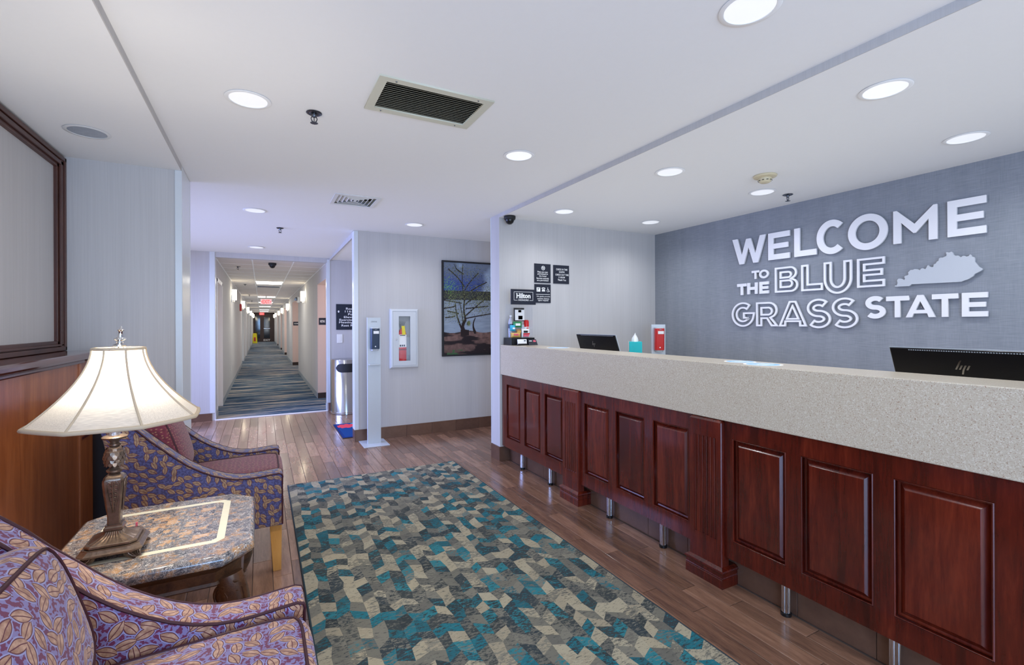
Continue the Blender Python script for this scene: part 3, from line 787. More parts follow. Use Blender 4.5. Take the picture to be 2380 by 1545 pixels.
for a, b_ in rows: m.box(CXL, CXR, b_ - 0.007, b_ + 0.007, CZ - 0.002, CZ + 0.004)
m.build('grid_bar', GRID, cc)
struct(box('ceiling', CEIL, (-1.5, 2.5, YF + 0.1, YE + 2, CZ + 0.05, CZ + 0.08)))
lname = ['nearest', 'second', 'third', 'fourth', 'fifth', 'farthest']
for k, y in enumerate(LY):
    t = thing('ceiling_panel_light', f'bright rectangular light in the corridor ceiling, {lname[k]} from the lobby', 'ceiling light', (0.155, y, CZ), 'corridor ceiling panel lights')
    MB().box(-0.262, 0.262, -0.305, 0.305, -0.001, 0.012).build('diffuser', TROFF, t, local=True)
    plate('frame', GRID, [rect(-0.27, 0.27, -0.31, 0.31), rect(-0.25, 0.25, -0.29, 0.29)], (0.155, y, CZ - 0.003), (1, 0, 0), (0, 1, 0), 0.004, t)
# end of the corridor
struct(box('wall_corridor_end', ENDFR, (-1.0, 1.4, YE, YE + 0.1, 0, 2.3)), 'dark wall at the corridor end')
d = sroot('door_2', 'dark glazed exit door at the corridor end')
plate('door_frame', ENDFR, [rect(-0.60, 0.95, 0.0, 2.12), rect(-0.42, -0.10, 0.25, 2.0), rect(0.16, 0.56, 1.06, 1.88), rect(0.16, 0.56, 0.26, 0.96)], (0, YE - 0.05, 0), UF, VZ, 0.08, d)
box('side_pane', DGLASS, (-0.42, -0.10, YE - 0.05, YE - 0.04, 0.25, 2.0), d)
box('upper_pane', DGLASS, (0.16, 0.56, YE - 0.05, YE - 0.04, 1.06, 1.88), d)
box('lower_pane', DGLASS, (0.16, 0.56, YE - 0.05, YE - 0.04, 0.26, 0.96), d)
box('push_bar', STEEL, (0.14, 0.58, YE - 0.14, YE - 0.10, 0.985, 1.03), d)
text('floor_level_exit', 'EXIT', PRINTW, (0.36, YE - 0.095, 0.12), UF, VZ, width=0.46, height=0.13, parent=d, bold=0.02)

# ------------------------------------------------------------------ rug
def make_rug():
    t = thing('area_rug', 'large area rug with a cream, teal and charcoal fractured block pattern', 'rug')
    rnd = random.Random(11)
    dx, dy = 0.058, 0.068
    nx = int((RUGX1 - RUGX0) / dx) + 1; ny = int((RUGY1 - RUGY0) / dy) + 3
    dx = (RUGX1 - RUGX0) / nx
    P = {}
    for i in range(nx + 1):
        for j in range(ny + 1):
            jx = rnd.uniform(-.16, .16) * dx if 0 < i < nx else 0
            x = RUGX0 + i * dx + jx
            y = RUGY0 - dy + j * dy + (i % 2) * dy * 0.46 + rnd.uniform(-.17, .17) * dy
            P[i, j] = (x, min(max(y, RUGY0), RUGY1), 0.010)
    vs = []; idx = {}
    for k, p in P.items(): idx[k] = len(vs); vs.append(p)
    cream = [(0.44, 0.375, 0.275), (0.39, 0.33, 0.245), (0.46, 0.40, 0.30)]
    teal = [(0.008, 0.17, 0.235), (0.012, 0.13, 0.18), (0.02, 0.21, 0.27)]
    char = [(0.026, 0.036, 0.045), (0.04, 0.05, 0.058), (0.03, 0.045, 0.06)]
    grey = [(0.19, 0.175, 0.15), (0.155, 0.145, 0.13), (0.23, 0.21, 0.18)]
    fs, ca, cb, th = [], [], [], []
    for i in range(nx):
        for j in range(ny):
            q = (idx[i, j], idx[i + 1, j], idx[i + 1, j + 1], idx[i, j + 1])
            if abs(vs[q[0]][1] - vs[q[3]][1]) < 1e-4 and abs(vs[q[1]][1] - vs[q[2]][1]) < 1e-4: continue
            fs.append(q)
            k = (i * 2 + j * 3) % 6
            w = {0: (5, 1, 1, 2), 1: (1, 3, 4, 3), 2: (1, 1, 3, 5), 3: (2, 3, 3, 3), 4: (1, 2, 4, 4), 5: (2, 1, 2, 5)}[k]
            a = rnd.choices([cream, teal, char, grey], w)[0]
            b_ = rnd.choices({id(cream): [grey, cream], id(teal): [char, grey], id(char): [grey, teal], id(grey): [char, cream, grey]}[id(a)])[0]
            ca.append((*rnd.choice(a), 1)); cb.append((*rnd.choice(b_), 1))
            th.append(rnd.choice([0.36, 0.44, 0.52, 0.56, 0.60]) if a is not cream else rnd.choice([0.30, 0.36, 0.40, 0.5]))
    me = bpy.data.meshes.new('pile'); me.from_pydata(vs, [], fs)
    for n, dat in (('ca', ca), ('cb', cb)):
        at_ = me.attributes.new(n, 'FLOAT_COLOR', 'FACE'); at_.data.foreach_set('color', [x for c in dat for x in c])
    at_ = me.attributes.new('th', 'FLOAT', 'FACE'); at_.data.foreach_set('value', th)
    me.materials.append(RUG); link('pile', me, t)
    box('backing', RUGEDGE, (RUGX0, RUGX1, RUGY0, RUGY1, 0.0, 0.0095), t)
    g = 0.004
    MB().tube([(RUGX0, RUGY0, .006), (RUGX1, RUGY0, .006), (RUGX1, RUGY1, .006), (RUGX0, RUGY1, .006)], 0.0058, 6, True).build('bound_edge', RUGEDGE, t, smooth=50)
make_rug()

# ------------------------------------------------------------------ reception counter
GX = 1.998; CT = 1.10; CBT = 0.82; CBK = 2.26
t = thing('countertop', 'long beige speckled stone counter top with deep front fascia', 'countertop')
MB().prism([(GX, CBT), (GX, CT), (CBK, CT), (CBK, CT - .035), (GX + .03, CT - .035), (GX + .03, CBT)], 'y', -0.2, YW - 0.001).build('stone_slab', GRAN, t, bevel=0.004)
box('back_support', CHERRY, (2.12, 2.20, -0.2, YW - 0.01, 0.0, CT - 0.036), t)
CF = 2.012
def counter_unit(ya, yb, panels, legs, lab):
    """ya > yb, panels: list of (y_far, y_near)"""
    t = thing('counter_cabinet', lab, 'counter cabinet', (0, 0, 0), 'panelled cherry counter fronts')
    z0, z1, pz0, pz1 = 0.150, 0.819, 0.240, 0.737
    u0 = lambda y: -y
    plate('frame', CHERRY, [rect(-ya, -yb, z0, z1)] + [rect(-a, -b_, pz0, pz1) for a, b_ in panels], (CF + 0.011, 0, 0), UR, VZ, 0.022, t)
    for a, b_ in panels:
        # raised field with broad bevels
        def ring(e, x): return [(x, b_ + e, pz0 + e), (x, a - e, pz0 + e), (x, a - e, pz1 - e), (x, b_ + e, pz1 - e)]
        m = MB().loft([ring(-0.004, CF + 0.024), ring(0.004, CF + 0.018), ring(0.008, CF + 0.018), ring(0.014, CF + 0.020), ring(0.032, CF + 0.004), ring(0.034, CF + 0.003)], caps=False)
        n = len(m.v); m.f.append((n - 4, n - 3, n - 2, n - 1))
        m.build('raised_panel', CHERRY, t)
        m = MB()
        for e, r_ in ((0.003, 0.0035),):
            m.tube([(CF + 0.001, b_ + e, pz0 + e), (CF + 0.001, a - e, pz0 + e), (CF + 0.001, a - e, pz1 - e), (CF + 0.001, b_ + e, pz1 - e)], r_, 6, True)
        m.build('panel_moulding', CHERRY, t, smooth=50)
    box('carcass', CHERRY, (CF + 0.026, 2.096, yb + 0.002, ya - 0.002, z0 + 0.02, z1), t)
    for y in legs:
        lg = MB().lathe([(0.020, 0.0), (0.022, 0.002), (0.022, 0.014), (0.019, 0.016)], (2.056, y, 0), 24).build('foot_cap', BLACK, None, smooth=40)
        m = MB(); pr = []
        vs = []
        m2 = []
        for z in (0.016, 0.152): m2.append([(2.056 + (0.0175 if k % 2 else 0.0160) * cos(2 * PI * k / 36), y + (0.0175 if k % 2 else 0.0160) * sin(2 * PI * k / 36), z) for k in range(36)])
        leg = m.loft(m2).build('leg', STEEL, t, smooth=0)
        lg.parent = leg
counter_unit(YW - 0.011, 2.968, [(3.920, 3.661), (3.585, 3.319), (3.251, 2.990)], [3.701, 3.236], 'dark cherry counter front with three narrow panels nearest the column')
counter_unit(2.762, 1.774, [(2.721, 2.455), (2.386, 2.126), (2.059, 1.796)], [2.502, 2.024], 'dark cherry counter front between the two fluted pilasters')
counter_unit(1.573, 0.30, [(1.530, 1.265), (1.201, 0.933), (0.869, 0.602)], [1.295, 0.885], 'largest dark cherry counter front, running out of the right edge')
def pilaster(ya, yb, lab):
    t = thing('pilaster', lab, 'pilaster', (0, 0, 0), 'fluted pilasters of the counter')
    x0 = 1.990; w = ya - yb
    # fluted shaft
    n = 6; m0 = 0.028; sp = (w - 2 * m0) / n; pts = [(2.04, yb), (x0 + 0.004, yb), (x0, yb + 0.004)]
    for k in range(n):
        c = yb + m0 + sp * (k + 0.5); r_ = sp * 0.34
        for q in range(7): 
            a = PI * q / 6; pts.append((x0 + r_ * 0.8 * sin(a), c - r_ * cos(a)))
    pts += [(x0, ya - 0.004), (x0 + 0.004, ya), (2.04, ya)]
    m = MB().prism(pts, 'z', 0.225, 0.725)
    fl = [(2.04, yb), (x0 + 0.004, yb), (x0, yb + 0.004), (x0, ya - 0.004), (x0 + 0.004, ya), (2.04, ya)]
    m.prism(fl, 'z', 0.09, 0.225).prism(fl, 'z', 0.725, 0.806)
    top = [(2.04, yb + .008), (x0 + 0.018, yb + .008), (x0 + 0.014, yb + 0.010), (x0 + 0.014, ya - 0.010), (x0 + 0.018, ya - .008), (2.04, ya - .008)]
    m.prism(fl, 'z', 0.806, 0.818, top)
    m.build('shaft', CHERRY, t)
    def ring(e, z): return [(2.10, yb - e, z), (x0 - e, yb - e, z), (x0 - e, ya + e, z), (2.10, ya + e, z)]
    MB().loft([ring(0.014, 0.0), ring(0.014, 0.042), ring(0.012, 0.044), ring(0.012, 0.048), ring(0.014, 0.050), ring(0.012, 0.054), ring(0.012, 0.070), ring(0.016, 0.074), ring(0.018, 0.080), ring(0.016, 0.086), ring(0.008, 0.092), ring(0.0, 0.097)]).build('base_moulding', CHERRY, t)
pilaster(2.966, 2.764, 'fluted cherry pilaster nearer the column end of the counter')
pilaster(1.772, 1.575, 'larger fluted cherry pilaster nearer the camera')

# ------------------------------------------------------------------ wall lettering
LX = XB - 0.024; LD = 0.014
def arc(cx, cy, rx, ry, a0, a1, n=18): return [(cx + rx * cos(a0 + (a1 - a0) * k / n), cy + ry * sin(a0 + (a1 - a0) * k / n)) for k in range(n + 1)]
def stroke(path, w):
    """butt-ended band of width w along path"""
    n = len(path); L, R_ = [], []
    for i in range(n):
        p = Vector(path[i]); a = Vector(path[max(0, i - 1)]); b_ = Vector(path[min(n - 1, i + 1)])
        d1 = (p - a).normalized() if i > 0 else (b_ - p).normalized()
        d2 = (b_ - p).normalized() if i < n - 1 else d1
        n1 = Vector((-d1.y, d1.x)); n2 = Vector((-d2.y, d2.x)); m = (n1 + n2).normalized(); k = max(0.4, m.dot(n1))
        L.append(tuple(p + m * (w / 2 / k))); R_.append(tuple(p - m * (w / 2 / k)))
    return L + R_[::-1]
D = math.radians
def glyph(ch, s=0.21, A=0.8):
    """contours of a geometric bold capital in a box of width A, height 1; s = stroke"""
    if ch == 'E': return [[(0, 0), (A, 0), (A, s), (s, s), (s, .5 - s * .46), (A * .93, .5 - s * .46), (A * .93, .5 + s * .46), (s, .5 + s * .46), (s, 1 - s), (A, 1 - s), (A, 1), (0, 1)]]
    if ch == 'L': return [[(0, 0), (A, 0), (A, s), (s, s), (s, 1), (0, 1)]]
    if ch == 'T': return [[((A - s) / 2, 0), ((A + s) / 2, 0), ((A + s) / 2, 1 - s), (A, 1 - s), (A, 1), (0, 1), (0, 1 - s), ((A - s) / 2, 1 - s)]]
    if ch == 'H': return [[(0, 0), (s, 0), (s, .5 - s / 2), (A - s, .5 - s / 2), (A - s, 0), (A, 0), (A, 1), (A - s, 1), (A - s, .5 + s / 2), (s, .5 + s / 2), (s, 1), (0, 1)]]
    if ch == 'W':
        h = s * 1.08; q = .5 * A
        return [[(0, 1), (h, 1), (A * .29 + .01, .36), (q - h * .42, .95), (q + h * .42, .95), (A * .71 - .01, .36), (A - h, 1), (A, 1), (A * .71 + h * .42, 0), (A * .71 - h * .42, 0), (q, .62), (A * .29 + h * .42, 0), (A * .29 - h * .42, 0)]]
    if ch == 'M': return [[(0, 0), (s, 0), (s, .62), (A / 2 - .03, .26), (A / 2 + .03, .26), (A - s, .62), (A - s, 0), (A, 0), (A, 1), (A - s * .45, 1), (A / 2, .53), (s * .45, 1), (0, 1)]]
    if ch == 'A':
        h = s * 1.1
        return [[(0, 0), (h, 0), (A * .27, .17), (A * .73, .17), (A - h, 0), (A, 0), (A / 2 + h * .45, 1), (A / 2 - h * .45, 1)], [(A * .34, .33), (A * .66, .33), (A / 2, .72)]]
    if ch == 'O': return [arc(A / 2, .5, A / 2, .53, 0, 2 * PI, 56)[:-1], arc(A / 2, .5, A / 2 - s, .53 - s, 0, 2 * PI, 56)[:-1]]
    if ch == 'C':
        rx, ry = A * .52 - s / 2, .53 - s / 2; return [stroke(arc(A * .52, .5, rx, ry, D(47), D(313), 40), s)]
    if ch == 'G':
        rx, ry = A * .51 - s / 2, .53 - s / 2; ex = A * .51 + rx * .985
        p = arc(A * .51, .5, rx, ry, D(48), D(338), 40)
        return [stroke(p + [(ex, .455), (A * .52, .455)], s)]
    if ch == 'S':
        rx = A / 2 - s / 2; ry = (1.05 - s) / 4
        return [stroke(arc(A / 2, .5 + ry, rx * .96, ry, D(35), D(270), 26) + arc(A / 2, .5 - ry, rx, ry, D(90), D(-145), 26)[1:], s)]
    if ch == 'U':
        w = A / 2 - s / 2
        return [stroke([(s / 2, 1), (s / 2, .7)] + arc(A / 2, .39, w, .405, PI, 2 * PI, 24) + [(A - s / 2, .7), (A - s / 2, 1)], s)]
    if ch in 'BR':
        def bowl(y0, y1, x1):
            ry = (y1 - y0) / 2; rx = min(ry * 1.05, x1 * .6); return arc(x1 - rx, (y0 + y1) / 2, rx, ry, -PI / 2, PI / 2, 14)
        if ch == 'B':
            o = [(0, 0)] + bowl(0, .535, A)[0:13] + bowl(.50, 1, A * .95)[2:] + [(0, 1)]
            return [o, [(s, s * .9)] + bowl(s * .9, .535 - s * .42, A - s) + [(s, .535 - s * .42)], [(s, .50 + s * .42)] + bowl(.50 + s * .42, 1 - s * .9, A * .95 - s) + [(s, 1 - s * .9)]]
        o = [(0, 0), (s, 0), (s, .30), (A * .48, .30), (A - s * 1.15, 0), (A, 0), (A * .70, .345)] + bowl(.32, 1, A * .95)[3:] + [(0, 1)]
        return [o, [(s, .32 + s * .72)] + bowl(.32 + s * .72, 1 - s, A * .95 - s) + [(s, 1 - s)]]
def letter(ch, xl, xr, ytop, ybot, xref, lab, outline=0.0, s=None, over=False):
    """pixel extents on the blue wall -> real letter standing 6 mm off it"""
    yl, yr = at(xl, 600, X=LX).y, at(xr, 600, X=LX).y
    zt, zb = at(xref, ytop, X=LX).z, at(xref, ybot, X=LX).z
    wd, h = yl - yr, zt - zb
    A = wd / h
    if s is None: s = 0.20
    cs = glyph(ch, s, A)
    if outline: cs = cs + [inset(c, outline if k == 0 else -outline) for k, c in enumerate(cs)]
    cs = [[(x * h, y * h) for x, y in c] for c in cs]
    t = thing('wall_letter', lab, 'letter', (LX + LD / 2, yl, zb), 'raised letters of the welcome sign')
    me = place(flat(cs, LD, 0.0), (0, 0, 0), UR, VZ); me.materials.clear(); me.materials.append(WHITE); o = link('face', me, t)
    b_ = o.modifiers.new('edge', 'BEVEL'); b_.width = 0.0012; b_.segments = 1; b_.limit_method = 'ANGLE'; b_.angle_limit = D(60)
    q = Vector(cs[0][0]) if ch != 'O' else Vector((s * h * .5, .5 * h))
    fx, fz = (s * h * 0.5, h * 0.5) if ch in 'ELHUBGRCO' else (wd / 2, h * 0.45)
    if outline:
        q_ = outline * .5
        fx, fz = {'A': (wd / 2, h * (1 - q_ * 1.3)), 'S': (wd / 2, h * (1.025 - q_)), 'R': (q_ * h, h * .5), 'G': (q_ * h, h * .5)}.get(ch, (q_ * h, h * .6))
    e_ = 0.0015 if outline else 0.004
    MB().box(LD / 2, XB - LX - LD / 2 - 0.0, -fx - e_, -fx + e_, fz - e_, fz + e_).build('stud', STEEL, t, local=True)
    return t
Z7 = lambda x, y: (1700 + x / 7.0, 440 + y / 7.0)
W1 = 'of WELCOME in the sign top line'
letter('W', 1702.1, 1779.5, 551, 612, 1740, 'big raised white letter W, first ' + W1, s=.215)
letter('E', 1785.4, 1835.2, 543.1, 605, 1786, 'big raised white letter E right of the W ' + W1)
letter('L', 1845.8, 1897.6, 531.8, 597.5, 1846, 'big raised white letter L ' + W1)
letter('C', 1897.9, 1967, 513, 588, 1932, 'big raised white letter C ' + W1)
letter('O', 1970.9, 2063, 499, 578, 2017, 'big raised white ring letter O ' + W1)
letter('M', 2076.2, 2178.6, 491.5, 567.5, 2077, 'big raised white letter M ' + W1)
letter('E', 2202.2, 2292.8, 468.3, 551.6, 2203, 'biggest raised white letter E, last ' + W1)
letter('T', 1746.5, 1764.4, 628.5, 648, 1757, 'small raised white letter T of TO', s=.26)
letter('O', 1763.8, 1786, 627, 646, 1775, 'small raised white letter O of TO', s=.24)
letter('T', 1712.8, 1735, 659.2, 685.5, 1724, 'small raised white letter T of THE', s=.26)
letter('H', 1736, 1760, 657.8, 683.8, 1737, 'small raised white letter H of THE', s=.26)
letter('E', 1764.2, 1786, 655.2, 682.6, 1765, 'small raised white letter E of THE', s=.25)
letter('B', 1800.3, 1854.3, 622.3, 680.3, 1801, 'white outline letter B of BLUE', .072, s=.27)
letter('L', 1861.6, 1911.8, 616, 676.8, 1862, 'white outline letter L of BLUE', .072, s=.27)
letter('U', 1913.9, 1979.6, 606.5, 672.5, 1946, 'white outline letter U of BLUE', .070, s=.27)
letter('E', 1991.4, 2055.8, 602, 668.8, 1992, 'white outline letter E of BLUE', .068, s=.25)
letter('G', 1700, 1751.2, 704, 757.5, 1726, 'white outline letter G of GRASS', .072, s=.27)
letter('R', 1756.4, 1808.3, 702.7, 758, 1757, 'white outline letter R of GRASS', .072, s=.27)
letter('A', 1808.8, 1874.6, 699, 758.4, 1842, 'white outline letter A of GRASS', .068, s=.27)
letter('S', 1873.8, 1930, 695.6, 761, 1902, 'white outline letter S of GRASS, the one beside the A', .068, s=.26)
letter('S', 1931.8, 1993.3, 693, 761, 1962, 'white outline letter S of GRASS, the last one', .066, s=.255)
letter('S', 2010, 2057.2, 689, 739, 2034, 'solid white letter S of STATE', s=.22)
letter('T', 2058.9, 2112.3, 688, 737.3, 2085, 'first solid white letter T of STATE', s=.22)
letter('A', 2104.4, 2173.6, 685, 737, 2139, 'solid white letter A of STATE', s=.22)
letter('T', 2165.2, 2226.8, 682.6, 736.2, 2196, 'second solid white letter T of STATE', s=.22)
letter('E', 2234.8, 2295.2, 680.6, 735.8, 2236, 'solid white letter E of STATE', s=.22)
ky = [(590,712),(600,690),(625,695),(640,650),(630,610),(640,590),(660,575),(700,575),(755,595),(770,580),(755,540),(780,525),(810,520),(830,500),(820,470),(840,450),(865,425),(900,425),(935,410),(985,412),(1025,430),(1050,400),(1075,395),(1120,412),(1140,385),(1155,350),(1175,342),(1190,365),(1235,378),(1260,370),(1265,330),(1300,315),(1320,280),(1350,265),(1355,225),(1385,212),(1420,212),(1480,185),(1490,160),(1475,130),(1490,115),(1530,125),(1565,110),(1595,120),(1610,160),(1640,180),(1690,175),(1735,205),(1770,180),(1800,182),(1830,195),(1870,185),(1890,155),(1915,165),(1925,195),(1960,200),(1978,230),(1975,280),(2010,320),(2045,365),(2112,408),(2080,440),(2020,470),(1970,495),(1950,530),(1900,560),(1860,585),(1780,610),(1740,630),(880,672),(860,690),(840,705),(615,714)]
pts = [at(2000 + a / 7.4375, 570 + b_ / 7.4375, X=LX) for a, b_ in ky]
t = thing('state_silhouette', 'grey cut-out shape of a state with a ragged upper edge, right of BLUE', 'wall sign', (LX + LD / 2, pts[0].y, pts[0].z))
me = place(flat([[(-(p.y - pts[0].y), p.z - pts[0].z) for p in pts]], LD), (0, 0, 0), UR, VZ); me.materials.clear(); me.materials.append(STATEG); link('face', me, t)
MB().box(LD / 2, XB - LX - LD / 2, -0.32, -0.31, 0.08, 0.09).build('stud', STEEL, t, local=True)

# ------------------------------------------------------------------ black wall notices
def notice(name, lab, x0, y0, x1, y1, Y=YW, mat=NAVY, depth=0.008, cat='sign', group=None):
    a, b_ = at(x0, y0, Y=Y), at(x1, y1, Y=Y)
    xa, xb, zt, zb = a.x, b_.x, a.z, b_.z
    t = thing(name, lab, cat, ((xa + xb) / 2, Y, (zt + zb) / 2), group)
    w, h = xb - xa, zt - zb
    MB().box(-w / 2, w / 2, -depth, 0, -h / 2, h / 2).build('panel', mat, t, local=True, bevel=0.001)
    return t, w, h
def lines(t, w, h, Y, rows_, mat=PRINTW, bold=0.012):
    """rows: (text, u centre 0..1, v centre from top 0..1, width share, height share)"""
    for s_, u, v, ws, hs in rows_:
        o = t.location
        text('lettering', s_, mat, (o.x + (u - .5) * w, Y, o.z + (.5 - v) * h), UF, VZ, width=ws * w, height=hs * h, parent=t, bold=bold)
G = 'black notices on the wall behind the counter'
t, w, h = notice('notice_sign', 'black notice about pets, upper left of the three, with a round dog symbol', 1241.2, 612, 1279, 658, group=G)
YN = YW - 0.0088
lines(t, w, h, YN, [('Pets are not', .5, .43, .63, .085), ('permitted in', .5, .545, .63, .10), ('the hotel', .5, .645, .45, .075), ('Service animals', .5, .765, .76, .085), ('are permitted', .5, .885, .70, .10)])
c0 = t.location; cc0 = (c0.x + .03 * w, YN, c0.z + .28 * h)
plate('dog_symbol', PRINTW, [circ(0, 0, .021, 30), circ(0, 0, .0165, 30), [(-.010, -.010), (-.007, -.010), (-.005, -.002), (.003, -.002), (.005, -.010), (.008, -.010), (.008, .003), (.012, .008), (.008, .011), (.004, .004), (-.006, .004), (-.012, .009), (-.009, .002)], ], cc0, UF, VZ, 0.001, t)
MB().prism([(cc0[0] + p, cc0[2] + q) for p, q in ((-.0145, .012), (-.012, .0145), (.0145, -.012), (.012, -.0145))], 'y', YN - 0.0012, YN - 0.0004).build('prohibition_bar', PRINTW, t)
t, w, h = notice('notice_sign', 'black notice with check in and check out times, rightmost', 1285.2, 615.5, 1321.8, 660, group=G)
lines(t, w, h, YN, [('CHECK IN TIME', .53, .23, .72, .10), ('4:00PM', .52, .37, .36, .085), ('CHECK OUT TIME', .54, .52, .84, .10), ('11:00AM', .52, .66, .40, .085), ('Thank You', .53, .80, .52, .10)])
t, w, h = notice('notice_sign', 'black notice offering assistive devices, below the pets notice', 1241.6, 659.8, 1279.2, 704, group=G)
lines(t, w, h, YN, [('We gladly provide', .53, .665, .84, .085), ('assistive devices', .53, .775, .74, .075), ('upon request', .53, .885, .64, .09)])
c0 = t.location
MB().box(c0.x - .42 * w, c0.x + .44 * w, YN - 0.001, YN, c0.z - .055 * h, c0.z - .035 * h).build('rule', PRINTW, t)
zc_ = c0.z + .21 * h
ear = plate('ear_symbol', PRINTW, [rect(-.021, .021, -.021, .021), [(-.012, -.016), (-.004, -.006), (.006, .006), (.016, .016), (.013, .018), (.003, .010), (-.008, -.004), (-.016, -.014)], circ(-.004, .008, .006, 14)], (c0.x - .27 * w, YN, zc_), UF, VZ, 0.001, t)
plate('telephone_symbol', PRINTW, [[(-.022, .010), (-.018, .019), (0, .022), (.018, .019), (.022, .010), (.012, .008), (.010, .013), (-.010, .013), (-.012, .008)], [(-.014, .005), (.014, .005), (.020, -.018), (-.020, -.018)], rect(-.009, -.003, -.003, 0), rect(.002, .008, -.003, 0), rect(-.009, -.003, -.012, -.008), rect(.002, .008, -.012, -.008)], (c0.x + .04 * w, YN, zc_), UF, VZ, 0.001, t)
plate('wheelchair_symbol', PRINTW, [circ(-.004, .018, .004, 14), [(-.006, .012), (-.002, .012), (-.001, .004), (.008, .004), (.008, .001), (-.005, .001)], [(-.002, -.001), (.009, -.001), (.014, -.016), (.019, -.014), (.018, -.018), (.011, -.020), (.006, -.005), (-.002, -.005)], circ(-.003, -.010, .0125, 24), circ(-.003, -.010, .0092, 24)], (c0.x + .33 * w, YN, zc_), UF, VZ, 0.001, t)

# ------------------------------------------------------------------ directory sign, switch
t, w, h = notice('directory_sign', 'dark directory sign listing rooms, pool and elevator, half hidden by the wall', 781, 706.5, 850, 765.5, Y=YF, depth=0.012)
YS = YF - 0.013; cx_ = .525
lines(t, w, h, YS, [('Rooms', cx_, .175, .40, .085), ('116-131', cx_, .285, .47, .075), ('Pool', cx_, .395, .26, .08), ('Elevator', cx_, .505, .54, .08), ('Exercise Room', cx_ , .615, .84, .08), ('Meeting Room', cx_, .725, .86, .095), ('Rest Rooms', cx_, .835, .70, .08)])
c0 = t.location
plate('arrow', PRINTW, [[(0, .018), (-.017, 0), (-.008, 0), (-.008, -.016), (.008, -.016), (.008, 0), (.017, 0)]], (c0.x - .42 * w, YS, c0.z + .21 * h), UF, VZ, 0.001, t)
a, b_ = at(783, 776.5, Y=YF), at(796.2, 796.5, Y=YF)
t = thing('wall_plate', 'white wall plate with rocker below the directory sign', 'switch', ((a.x + b_.x) / 2, YF, (a.z + b_.z) / 2))
w, h = b_.x - a.x, a.z - b_.z
MB().box(-w / 2, w / 2, -0.007, 0, -h / 2, h / 2).build('plate', WPLAS, t, local=True, bevel=0.002)
MB().box(-w * .22, w * .22, -0.010, -0.007, -h * .28, h * .28).build('rocker', WPLAS, t, local=True, bevel=0.001)

# alcove room signs and small corridor fittings
for k, (Y, x0, y0, x1, y1, lab, words) in enumerate([(8.948, 741, 738.5, 757, 754.5, 'dark picture sign inside the nearest right alcove', 'MEETING'), (16.598, 681.5, 747.5, 694.5, 756, 'small dark room sign inside the second right alcove', 'ROOMS')]):
    t, w, h = notice('room_sign', lab, x0, y0, x1 + 6, y1, Y=Y)
    c0 = t.location
    text('lettering', words, PRINTW, (c0.x - w * .12, Y - 0.0092, c0.z), UF, VZ, width=w * .5, height=h * .35, parent=t, bold=0.02)
def sconce(y, side, lab):
    x = CXL if side < 0 else CXR
    t = thing('wall_sconce', lab, 'wall light', (x, y, 1.80), 'frosted sconces of the corridor')
    s_ = -side
    q = sorted((s_ * 0.02, s_ * 0.10))
    MB().box(q[0], q[1], -0.055, 0.055, 0.02, 0.235).build('frosted_shade', SCON, t, local=True, bevel=0.004)
    q = sorted((0, s_ * 0.02)); MB().box(q[0], q[1], -0.045, 0.045, -0.03, 0.12).build('back_plate', STEEL, t, local=True)
    MB().tube([(s_ * 0.01, -0.03, -0.01), (s_ * 0.06, -0.03, -0.03), (s_ * 0.06, 0, -0.0), (s_ * 0.06, 0, 0.02)], 0.009).tube([(s_ * 0.01, 0.03, -0.01), (s_ * 0.06, 0.03, -0.03), (s_ * 0.06, 0, 0)], 0.009).build('bracket', CHROME, t, smooth=50, local=True)
ordn = ['first', 'second', 'third', 'fourth', 'fifth', 'sixth']
for k, y in enumerate([11.48, 16.95, 23.0, 29.0, 34.5, 39.0]): sconce(y, -1, f'lit frosted wall light on the left corridor wall, {ordn[k]} from the lobby')
for k, y in enumerate([11.49, 18.5, 23.6, 28.4, 34.5, 39.0]): sconce(y, 1, f'lit frosted wall light on the right corridor wall, {ordn[k]} from the lobby')

def sprinkler(x, y, z, lab, sc=1.0):
    t = thing('sprinkler', lab, 'sprinkler', (x, y, z), 'ceiling sprinklers')
    MB().lathe([(0.0, 0.001), (0.036, 0.0), (0.037, -0.003), (0.030, -0.007), (0.018, -0.005), (0.014, 0.0)], seg=28).build('escutcheon', GUN, t, smooth=40, local=True)
    MB().lathe([(0.010, 0.0), (0.011, -0.018), (0.009, -0.022)], seg=16).tube([(-0.009, 0, -0.018), (-0.014, 0, -0.03), (-0.010, 0, -0.042), (0, 0, -0.048)], 0.0028, 6).tube([(0.009, 0, -0.018), (0.014, 0, -0.03), (0.010, 0, -0.042), (0, 0, -0.048)], 0.0028, 6).tube([(0, 0, -0.02), (0, 0, -0.046)], 0.0025, 6).build('frame_arms', GUN, t, smooth=40, local=True)
    m = MB(); n = 12
    ring = []
    for k in range(n * 2): r_ = 0.019 if k % 2 else 0.0145; ring.append((r_ * cos(PI * k / n), r_ * sin(PI * k / n)))
    m.prism(ring, 'z', -0.052, -0.050).build('deflector', GUN, t, local=True)
sprinkler(0.232, 2.511, ZU, 'pendent sprinkler head between the nearest downlight and the big grille')
sprinkler(0.179, 5.651, zc(5.65), 'small sprinkler head in the hall ceiling beyond the square air vent')
sprinkler(3.66, 2.277, ZL, 'sprinkler head on the low ceiling close to the blue grey wall')
for k, (y, w_) in enumerate([(8.69, 'nearest'), (12.4, 'second'), (16.7, 'third'), (20.9, 'fourth')]): sprinkler(-0.33, y, CZ, f'tiny sprinkler head in the corridor ceiling, {w_} from the lobby')

